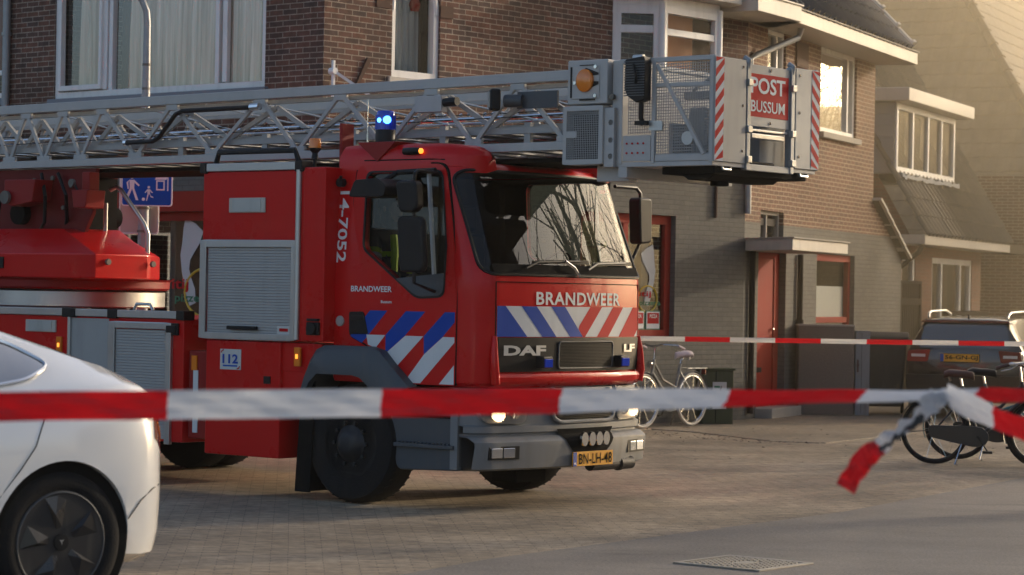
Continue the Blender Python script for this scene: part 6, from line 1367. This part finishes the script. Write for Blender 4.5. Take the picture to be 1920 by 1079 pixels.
for s in (-1, 1):
    b = B(); b.prism(rpoly([(.48*s, .98), (.80*s, .96), (.815*s, .80), (.52*s, .80)], .03), -.012, .10, YZ); tl = b.build('tail_lamp', 'glowred', eb, bevel=.006)
    b = B(); b.box(-.016, -.011, min(.55*s, .75*s), max(.55*s, .75*s), .87, .91); b.build('reversing_lens', 'poster', tl)
    b = B(); b.tube([(.25, s*.56, 1.43), (.32, s*.57, 1.49), (.5, s*.575, 1.515), (1.7, s*.575, 1.53), (2.1, s*.57, 1.47)], .018, 8); b.build('roof_rail', 'alu', eb)
    b = B(); b.bm.faces.new([b.bm.verts.new((x, s*(.83-.24*(z-.97)/.40)+s*.012, z)) for x, z in ((.22, 1.0), (2.75, .98), (2.3, 1.33), (.45, 1.35))]); b.build('side_window', 'carglass', eb, smooth=0)
    b = B(); b.tube([(.05, s*.60, 1.0), (.11, s*.60, 1.3), (.22, s*.585, 1.395)], .02, 6); b.build('pillar_trim', 'dpaint', eb)
b = B(); b.box(-.03, .0, -.22, .34, .80, .925); b.build('plate_recess', 'black', eb)
b = B(); b.box(-.036, -.03, -.215, .335, .81, .92); pl2 = b.build('licence_plate', 'yplate', eb)
b = B(); b.box(-.038, -.036, .285, .333, .812, .918); b.build('blue_band', 'pblue', pl2)
text('56-GN-GJ', 'plate_lettering', 'under', pl2, (-.265, .20, .828, .902), lambda u, v, d: (-.037-d, -u, v), bold=.025)
b = B(); b.tube([(-.04, -.5, .60), (-.05, 0, .61), (-.04, .5, .60)], .012, 6); b.box(-.06, .02, -.80, .80, .32, .62); b.build('rear_bumper', 'black', eb, bevel=.03)
b = B(); b.tube([(.35, 0, 1.42), (.34, 0, 1.48)], [.02, .008], 8); b.build('aerial', 'black', eb)
for x in (.75, 3.4):
    for s in (-1, 1):
        b = B(); b.lathe([(.18, 0), (.28, .0), (.31, -.03), (.31, -.18), (.18, -.2)], lambda a, c, h: (x+a, s*(.88+h), .31+c), 28); w_ = b.build('wheel', 'rubber', ec)
        b = B(); b.lathe([(.19, -.01), (.1, -.03), (.001, -.02)], lambda a, c, h: (x+a, s*(.88+h), .31+c), 20); b.build('rim', 'alu', w_)
# ------------------------------------------------------------------ bicycles
def bicycle(label, loc, rz, paint, saddle, group=None, lady=True, fr=.345, tyre='rubber', rack=True, chaincase=True, rim='chrome'):
    t = thing('bicycle', label, 'bicycle', loc, rz, group)
    WB = 1.08; ra, fa, bb = Vector((0, 0, fr)), Vector((WB, 0, fr)), Vector((.44, 0, .29))
    for c in (ra, fa):
        b = B(); b.tube([c+Vector((math.cos(a), 0, math.sin(a)))*(fr-.019) for a in [2*math.pi*k/40 for k in range(40)]], .019, 8, closed=True); w_ = b.build('wheel', tyre, t)
        b = B(); b.tube([c+Vector((math.cos(a), 0, math.sin(a)))*(fr-.043) for a in [2*math.pi*k/40 for k in range(40)]], .011, 6, closed=True); b.cyl(c+Vector((0, -.04, 0)), c+Vector((0, .04, 0)), .03, 12); b.build('rim', rim, w_)
        b = B()
        for k in range(18):
            a = 2*math.pi*k/18; e = Vector((math.cos(a+.25*(-1)**k), 0, math.sin(a+.25*(-1)**k))); b.tube([c+Vector((math.cos(a)*.028, .03*(-1)**k, math.sin(a)*.028)), c+e*(fr-.05)], .0016, 4)
        b.build('spokes', 'chrome', w_)
    st = Vector((.27, 0, .80)); hd = Vector((.86, 0, .86)); hl = Vector((.90, 0, .70))
    b = B(); b.tube([bb, st], .018, 10); b.tube([hd, hl], .021, 10); b.tube([hl+Vector((0, 0, .02)), hl+Vector((.02, 0, -.08)), fa+Vector((-.03, 0, .22)), fa], [.018, .017, .014, .011], 8)
    if lady: b.tube([hl, Vector((.62, 0, .44)), bb], .020, 10); b.tube([hd+Vector((0, 0, -.04)), Vector((.66, 0, .60)), Vector((.37, 0, .50))], .017, 10)
    else: b.tube([hl, bb], .020, 10); b.tube([hd, st+Vector((0, 0, -.06))], .018, 10)
    for s in (-1, 1): b.tube([bb+Vector((0, s*.035, 0)), ra+Vector((0, s*.05, 0))], .011, 8); b.tube([Vector((.30, s*.02, .70)), ra+Vector((0, s*.05, 0))], .009, 8); b.tube([fa+Vector((-.03, s*.045, .22)), fa+Vector((0, s*.05, 0))], .010, 8)
    b.build('frame', paint, t)
    for c, a0, a1 in ((ra, 10, 200), (fa, 20, 165)):
        b = B(); b.grid(lambda u, v: c+Vector((math.cos(R(a0+(a1-a0)*u)), 0, math.sin(R(a0+(a1-a0)*u))))*(fr+.022-.012*(2*v-1)**2)+Vector((0, .032*(2*v-1), 0)), 26, 4)
        for s in (-1, 1): b.tube([c+Vector((0, s*.045, 0)), c+Vector((math.cos(R(a1-15))*(fr+.02), s*.03, math.sin(R(a1-15))*(fr+.02)))], .003, 5)
        b.build('mudguard', paint, t)
    b = B(); b.tube([st, st+Vector((-.02, 0, .10))], .013, 8); b.build('seat_post', 'chrome', t)
    b = B(); sx = st+Vector((-.03, 0, .12))
    sec = [(-.15, .085, .0), (-.10, .105, .02), (-.02, .085, .015), (.06, .04, .01), (.13, .022, .0), (.15, .01, -.015)]
    rows = [[b.bm.verts.new(sx+Vector((x, w_*math.cos(a), z+.03*math.sin(a)+(.0 if math.sin(a) > 0 else -.02)))) for a in [2*math.pi*k/12 for k in range(12)]] for x, w_, z in sec]
    for A, C in zip(rows, rows[1:]):
        for k in range(12): b.bm.faces.new((A[k], A[(k+1) % 12], C[(k+1) % 12], C[k]))
    b.bm.faces.new(rows[0]); b.bm.faces.new(rows[-1]); b.build('saddle', saddle, t, smooth=60)
    b = B(); b.tube([sx+Vector((-.10, -.05, -.02)), sx+Vector((-.09, -.05, -.07))], .014, 6); b.tube([sx+Vector((-.10, .05, -.02)), sx+Vector((-.09, .05, -.07))], .014, 6); b.build('saddle_springs', 'chrome', t)
    hb = hd+Vector((-.02, 0, .16)); b = B(); b.tube([hd, hb], .014, 8); b.tube([hb+Vector((-.20, -.29, -.02)), hb+Vector((-.10, -.28, .02)), hb+Vector((.04, -.15, .03)), hb+Vector((.05, 0, .0)), hb+Vector((.04, .15, .03)), hb+Vector((-.10, .28, .02)), hb+Vector((-.20, .29, -.02))], .012, 8); b.build('handlebar', 'chrome', t)
    for s in (-1, 1):
        b = B(); b.tube([hb+Vector((-.09, s*.281, .018)), hb+Vector((-.22, s*.292, -.025))], .018, 8); b.build('grip', 'leather' if paint != 'bwhite' else 'seatcover', t)
        b = B(); b.tube([hb+Vector((-.02, s*.24, .01)), hb+Vector((-.08, s*.25, -.03)), hb+Vector((-.17, s*.27, -.05))], .006, 5); b.build('brake_lever', 'chrome', t)
    b = B(); b.lathe([(.02, -.03), (.04, .0), (.045, .04), (.001, .05)], lambda a, c, h: (.93+h, a, .80+c), 14); b.build('head_lamp', 'chrome', t)
    if rack:
        b = B()
        for s in (-1, 1): b.tube([(-.25, s*.06, .74), (.20, s*.06, .74)], .006, 6); b.tube([(-.12, s*.06, .74), (0, s*.055, fr)], .005, 5)
        for x in (-.25, -.1, .05, .2): b.tube([(x, -.06, .74), (x, .06, .74)], .005, 5)
        b.build('carrier', paint if paint == 'bwhite' else 'bblack', t)
        b = B(); b.box(-.28, -.255, -.03, .03, .66, .72); b.build('rear_lamp', 'glowred', t)
    if chaincase:
        b = B(); b.prism(rpoly([(-.06, .40), (-.05, .28), (.40, .185), (.52, .21), (.56, .30), (.50, .385), (.40, .40)], .05, 4), -.07, -.045, XZ); b.build('chain_case', 'bblack' if paint != 'bwhite' else 'bwhite', t, bevel=.006)
    b = B(); b.cyl(bb+Vector((0, -.09, 0)), bb+Vector((0, .09, 0)), .014, 8); b.bar(bb+Vector((0, -.09, 0)), bb+Vector((.10, -.09, -.14)), .02, .012); b.bar(bb+Vector((0, .09, 0)), bb+Vector((-.10, .09, .14)), .02, .012)
    b.box(.49, .59, -.17, -.10, .13, .155); b.box(.29, .39, .10, .17, .42, .445); b.build('pedals', 'black', t)
    b = B(); b.tube([(.28, -.06, .22), (.22, -.17, .012), (.25, -.19, .008)], .009, 6); b.build('kickstand', 'chrome', t)
    return t
bicycle('white ladies bicycle with pale saddle cover leaning near the pizzeria wall', (2.33, 32.1, .004), R(180+52), 'bwhite', 'seatcover', tyre='cream', rack=True, chaincase=True)
bicycle('black roadster bicycle with brown saddle, nearest the road', (4.33, 25.50, 0), R(-14), 'bblack', 'leather', 'bicycles parked on the square', rim='rim')
bicycle('teal framed bicycle parked behind the black one', (4.72, 26.35, 0), R(-8), 'teal', 'black', 'bicycles parked on the square', lady=True, rim='rim')
t3 = bicycle('dark bicycle cut off by the right picture border, in front of the teal one', (5.33, 25.25, 0), R(-32), 'bblack', 'black', 'bicycles parked on the square', lady=False, rim='rim')
# ------------------------------------------------------------------ the crew member in the cab
def world(x, y, z):
    a = R(-38.5); return (-.537+x*math.cos(a)-y*math.sin(a), 20.358+x*math.sin(a)+y*math.cos(a), z)
pe = thing('person', 'person in dark jacket with yellow reflective bands sitting in the fire engine cab', 'person', world(-.13, -.60, 1.55), R(-38.5))
J = dict(pelvis=(.05, 0, .10, .16), waist=(.02, 0, .28, .155), chest=(.0, 0, .46, .17), neck=(.02, 0, .60, .07), head0=(.04, 0, .68, .085), head=(.05, 0, .76, .098), crown=(.04, 0, .85, .07),
         sl=(.0, .19, .54, .085), el=(.12, .27, .30, .062), wl=(.36, .20, .22, .045), sr=(.0, -.19, .54, .085), er=(.10, -.28, .28, .062), wr=(.34, -.20, .20, .045),
         hl=(.10, .10, .08, .10), kl=(.50, .13, .12, .08), al=(.55, .13, -.32, .055), hr=(.10, -.10, .08, .10), kr=(.50, -.13, .12, .08), ar=(.55, -.13, -.32, .055))
EJ = ['pelvis-waist', 'waist-chest', 'chest-neck', 'neck-head0', 'head0-head', 'head-crown', 'chest-sl', 'sl-el', 'el-wl', 'chest-sr', 'sr-er', 'er-wr', 'pelvis-hl', 'hl-kl', 'kl-al', 'pelvis-hr', 'hr-kr', 'kr-ar']
def skinned(name, J, E, m, parent, root, sub=2):
    ks = list(J); me = bpy.data.meshes.new(name); me.from_pydata([J[k][:3] for k in ks], [(ks.index(e.split('-')[0]), ks.index(e.split('-')[1])) for e in E], [])
    o = bpy.data.objects.new(name, me); COL.objects.link(o); md = o.modifiers.new('skin', 'SKIN'); o.modifiers.new('sub', 'SUBSURF').render_levels = sub; o.modifiers['sub'].levels = sub
    for k, v in enumerate(me.skin_vertices[0].data): r = J[ks[k]][3]; v.radius = (r, r); v.use_root = ks[k] == root
    bpy.context.view_layer.update(); m2 = bpy.data.meshes.new_from_object(o.evaluated_get(bpy.context.evaluated_depsgraph_get())); o.modifiers.clear(); o.data = m2; bpy.data.meshes.remove(me); m2.name = name
    m2.materials.clear(); m2.materials.append(MT[m]); m2.polygons.foreach_set('use_smooth', [True]*len(m2.polygons)); o.parent = parent; return o
skinned('body', J, EJ, 'navy', pe, 'pelvis')
b = B(); b.lathe([(.001, -.115), (.05, -.105), (.078, -.06), (.09, 0), (.088, .05), (.06, .095), (.001, .115)], lambda a, c, h: (.065+a*1.08, c*.86, .765+h), 20); fc_ = b.build('face', 'skin', pe, smooth=80)
b = B(); b.lathe([(.012, -.02), (.018, .0), (.004, .035)], lambda a, c, h: (.165+a, c, .755+h), 10); b.build('nose', 'skin', fc_)
b = B()
for s in (-1, 1): b.cyl((.148, s*.034, .785), (.155, s*.034, .785), .011, 10)
b.tube([(.150, -.028, .70), (.158, 0, .698), (.150, .028, .70)], .005, 5); b.build('eyes_and_mouth', 'brown', fc_)
b = B()
for s in (-1, 1): b.lathe([(.001, -.03), (.014, -.01), (.016, .015), (.001, .03)], lambda a, c, h: (.05+a, s*.082+c*.5, .76+h), 8)
b.build('ears', 'skin', fc_)
b = B(); b.lathe([(.098, -.01), (.102, .04), (.08, .10), (.001, .125)], lambda a, c, h: (.04+a*1.08, c*.9, .78+h), 20); b.build('hair', 'brown', pe, smooth=80)
for s in (-1, 1):
    hk = {'p': (.36, s*.20, .20, .035), 'q': (.43, s*.19, .19, .036)}; ee = ['p-q']
    for k, (dy, l) in enumerate(((-.03, .07), (-.01, .085), (.01, .08), (.028, .06))): hk['a%d' % k] = (.47, s*.19+dy, .188, .010); hk['b%d' % k] = (.47+l*.6, s*.19+dy, .18, .009); hk['c%d' % k] = (.47+l*.85, s*.19+dy*.9, .150, .008); ee += ['q-a%d' % k, 'a%d-b%d' % (k, k), 'b%d-c%d' % (k, k)]
    hk['t0'] = (.40, s*.155, .185, .012); hk['t1'] = (.45, s*.135, .175, .010); ee += ['p-t0', 't0-t1']
    skinned('hand', hk, ee, 'skin', pe, 'p', 1)
b = B()
for p_, q_, rr in (((.05, -.235, .42), (.065, -.245, .38), .088), ((.09, -.275, .31), (.10, -.278, .27), .076), ((.05, .235, .42), (.065, .245, .38), .088), ((.09, .265, .31), (.10, .268, .27), .076)): b.tube([p_, q_], rr, 14)
b.lathe([(.178, -.02), (.180, .02)], lambda a, c, h: (.01+a*1.02, c*1.15, .40+h), 24); b.tube([(.16, -.09, .55), (.185, -.10, .42), (.175, -.10, .25)], .03, 6); b.tube([(.16, .09, .55), (.185, .10, .42), (.175, .10, .25)], .03, 6); b.build('reflective_bands', 'hiviz', pe)
b = B()
for p_, q_, rr in (((.066, -.248, .378), (.078, -.258, .35), .086), ((.066, .248, .378), (.078, .258, .35), .086)): b.tube([p_, q_], rr, 14)
b.build('silver_bands', 'rwhite', pe)
# ------------------------------------------------------------------ across the street, outside the picture, partly added to block bright sky: it throws the shadows and shows in the windscreen and panes
def tree(name, label, loc, h, seed, spread=.55, group=None, lmax=5, rmin=.011):
    rnd = random.Random(seed); t = thing(name, label, 'tree', loc, 0, group); tb = B(); cb = B()
    def grow(b, p, d, l, r, lv):
        n = 4 if lv < 2 else 3; pts = [p.copy()]; rr = [r]; q = p.copy(); dd = d.copy()
        for k in range(n):
            dd = (dd+Vector((rnd.gauss(0, .12), rnd.gauss(0, .12), rnd.gauss(.04, .08)))).normalized(); q = q+dd*l/n; pts.append(q.copy()); rr.append(r*(1-.45*(k+1)/n))
        b.tube(pts, rr, 8 if lv == 0 else (5 if lv < 3 else 3), cap=False)
        if lv >= lmax: return
        for k in range(rnd.randint(3, 5) if lv < 4 else 4):
            i = rnd.randint(max(1, n-2), n) if lv == 0 else rnd.randint(1, n); a = dd.orthogonal().normalized(); a.rotate(__import__('mathutils').Quaternion(dd, rnd.uniform(0, 6.28)))
            nd = (dd*rnd.uniform(.6, 1.0)+a*rnd.uniform(.5, 1.0)*spread*1.6).normalized(); grow(cb, pts[i], nd, l*rnd.uniform(.62, .84), max(rmin, rr[i]*rnd.uniform(.5, .68)), lv+1)
    grow(tb, Vector((0, 0, 0)), Vector((0, 0, 1)), h*.34, h*.020, 0)
    tr = tb.build('trunk', 'bark', t, merge=False); cb.build('crown', 'bark', t, smooth=0, merge=False); return t
tree('bare_tree', 'tall leafless street tree across the road from the fire engine', (10.0, 23.6, 0), 15, 3, lmax=4, rmin=.014)
tree('bare_tree', 'leafless tree straight across the road, right of the tallest one', (12.5, 20.0, 0), 14, 17, lmax=4, rmin=.014)
tree('bare_tree', 'leafless tree with a leaning crown, left of the tallest one', (12.5, 30.5, 0), 13, 23, lmax=4, rmin=.014)
tree('bare_tree', 'leafless tree in front of the far row houses', (19.5, 49.0, 0), 12, 31)
tree('bare_tree', 'leafless street tree further along the road, behind the first one', (19.5, 38.0, 0), 12, 5)
tree('bare_tree', 'leafless street tree near the far road end', (21, 52.0, 0), 12, 8)
tree('bare_tree', 'leafless young tree on the near side of the road', (9.0, 12.0, 0), 8, 12)
oh = thing('street_house', 'brick house with orange tiled roof across the road, outside the picture', 'house', (27, 18, 0), R(100))
wallsheet(F1, -9, 9, 0, 4.6, [(-7, -5, 1, 3), (-3, -1, 1, 3), (2, 4, 1, 3), (6, 8, 1, 3)], .1).build('front_wall', BR2, oh, smooth=0)
b = B(); b.quad((-9, 0, 0), (-9, 8, 0), (-9, 8, 4.6), (-9, 0, 4.6)); b.quad((9, 0, 0), (9, 8, 0), (9, 8, 4.6), (9, 0, 4.6)); b.quad((-9, 8, 0), (9, 8, 0), (9, 8, 4.6), (-9, 8, 4.6)); b.build('side_wall', BR2, oh, smooth=0)
for u in (-7, -3, 2, 6): window(oh, F1, u, u+2, 1, 3, mull=(u+1,))
b = B(); b.quad((-9.3, -.4, 4.5), (9.3, -.4, 4.5), (9.3, 4, 8), (-9.3, 4, 8)); b.quad((-9.3, 8.4, 4.5), (9.3, 8.4, 4.5), (9.3, 4, 8), (-9.3, 4, 8)); b.build('roof', ROOFR, oh, smooth=0)
fh = thing('street_house', 'added low row house outside the picture, keeping bright sky out of the panes', 'house', (26, 60, 0), R(139))  # unseen house added to block low bright sky from the pane reflections
wallsheet(F1, -10, 10, 0, 5, [(k*4-9, k*4-7, 1, 3) for k in range(5)], .1).build('front_wall', DBR, fh, smooth=0)
for k in range(5): window(fh, F1, k*4-9, k*4-7, 1, 3, mull=(k*4-8,))
b = B(); b.quad((-10, 0, 0), (-10, -7, 0), (-10, -7, 5), (-10, 0, 5)); b.quad((10, 0, 0), (10, -7, 0), (10, -7, 5), (10, 0, 5)); b.quad((-10, -7, 0), (10, -7, 0), (10, -7, 5), (-10, -7, 5)); b.build('side_wall', DBR, fh, smooth=0)
b = B(); b.quad((-10.3, .4, 4.9), (10.3, .4, 4.9), (10.3, -3.5, 7.2), (-10.3, -3.5, 7.2)); b.quad((-10.3, -7.4, 4.9), (10.3, -7.4, 4.9), (10.3, -3.5, 7.2), (-10.3, -3.5, 7.2)); b.build('roof', TILE, fh, smooth=0)
lh = thing('street_house', 'long dark brick row house left of the square, outside the picture', 'house', (-36, 30, 0), R(-80))  # added house, known from pane reflections, darkening panes and truck side
wallsheet(F1, -16, 22, 0, 3.6, [(k*4-14, k*4-12, 1, 3) for k in range(9)], .1).build('front_wall', DBR, lh, smooth=0)
for k in range(9):
    window(lh, F1, k*4-14, k*4-12, 1, 3, mull=(k*4-13,))
b = B(); b.quad((-16, 0, 0), (-16, -8, 0), (-16, -8, 3.6), (-16, 0, 3.6)); b.quad((22, 0, 0), (22, -8, 0), (22, -8, 3.6), (22, 0, 3.6)); b.quad((-16, -8, 0), (22, -8, 0), (22, -8, 3.6), (-16, -8, 3.6)); b.build('side_wall', DBR, lh, smooth=0)
b = B(); b.quad((-16.3, .4, 3.5), (22.3, .4, 3.5), (22.3, -4, 6.2), (-16.3, -4, 6.2)); b.quad((-16.3, -8.4, 3.5), (22.3, -8.4, 3.5), (22.3, -4, 6.2), (-16.3, -4, 6.2)); b.build('roof', TILE, lh, smooth=0)
# ------------------------------------------------------------------ the hazy evening air
b = B(); b.box(-62, 60, -14, 98, -1, 19); hz = b.build('haze', 'under', None, smooth=0); tag(hz, kind='stuff')
hm = bpy.data.materials.new('haze_air'); hm.use_nodes = True; t = hm.node_tree; t.nodes.remove(t.nodes['Principled BSDF'])
pv = t.nodes.new('ShaderNodeVolumePrincipled'); pv.inputs['Color'].default_value = (1, .93, .78, 1); pv.inputs['Density'].default_value = .0005; pv.inputs['Anisotropy'].default_value = .7
t.links.new(pv.outputs[0], t.nodes['Material Output'].inputs['Volume']); hz.data.materials.clear(); hz.data.materials.append(hm)
# smoke drifting over the far end of the street
b = B(); b.box(1.5, 48, 33.2, 96, -.9, 18.6); sm = b.build('smoke', 'under', None, smooth=0); tag(sm, kind='stuff')
hm2 = hm.copy(); hm2.name = 'smoke_air'; p2 = [n for n in hm2.node_tree.nodes if n.type == 'PRINCIPLED_VOLUME'][0]; p2.inputs['Density'].default_value = .0130; p2.inputs['Color'].default_value = (1, .86, .60, 1)
sm.data.materials.clear(); sm.data.materials.append(hm2)
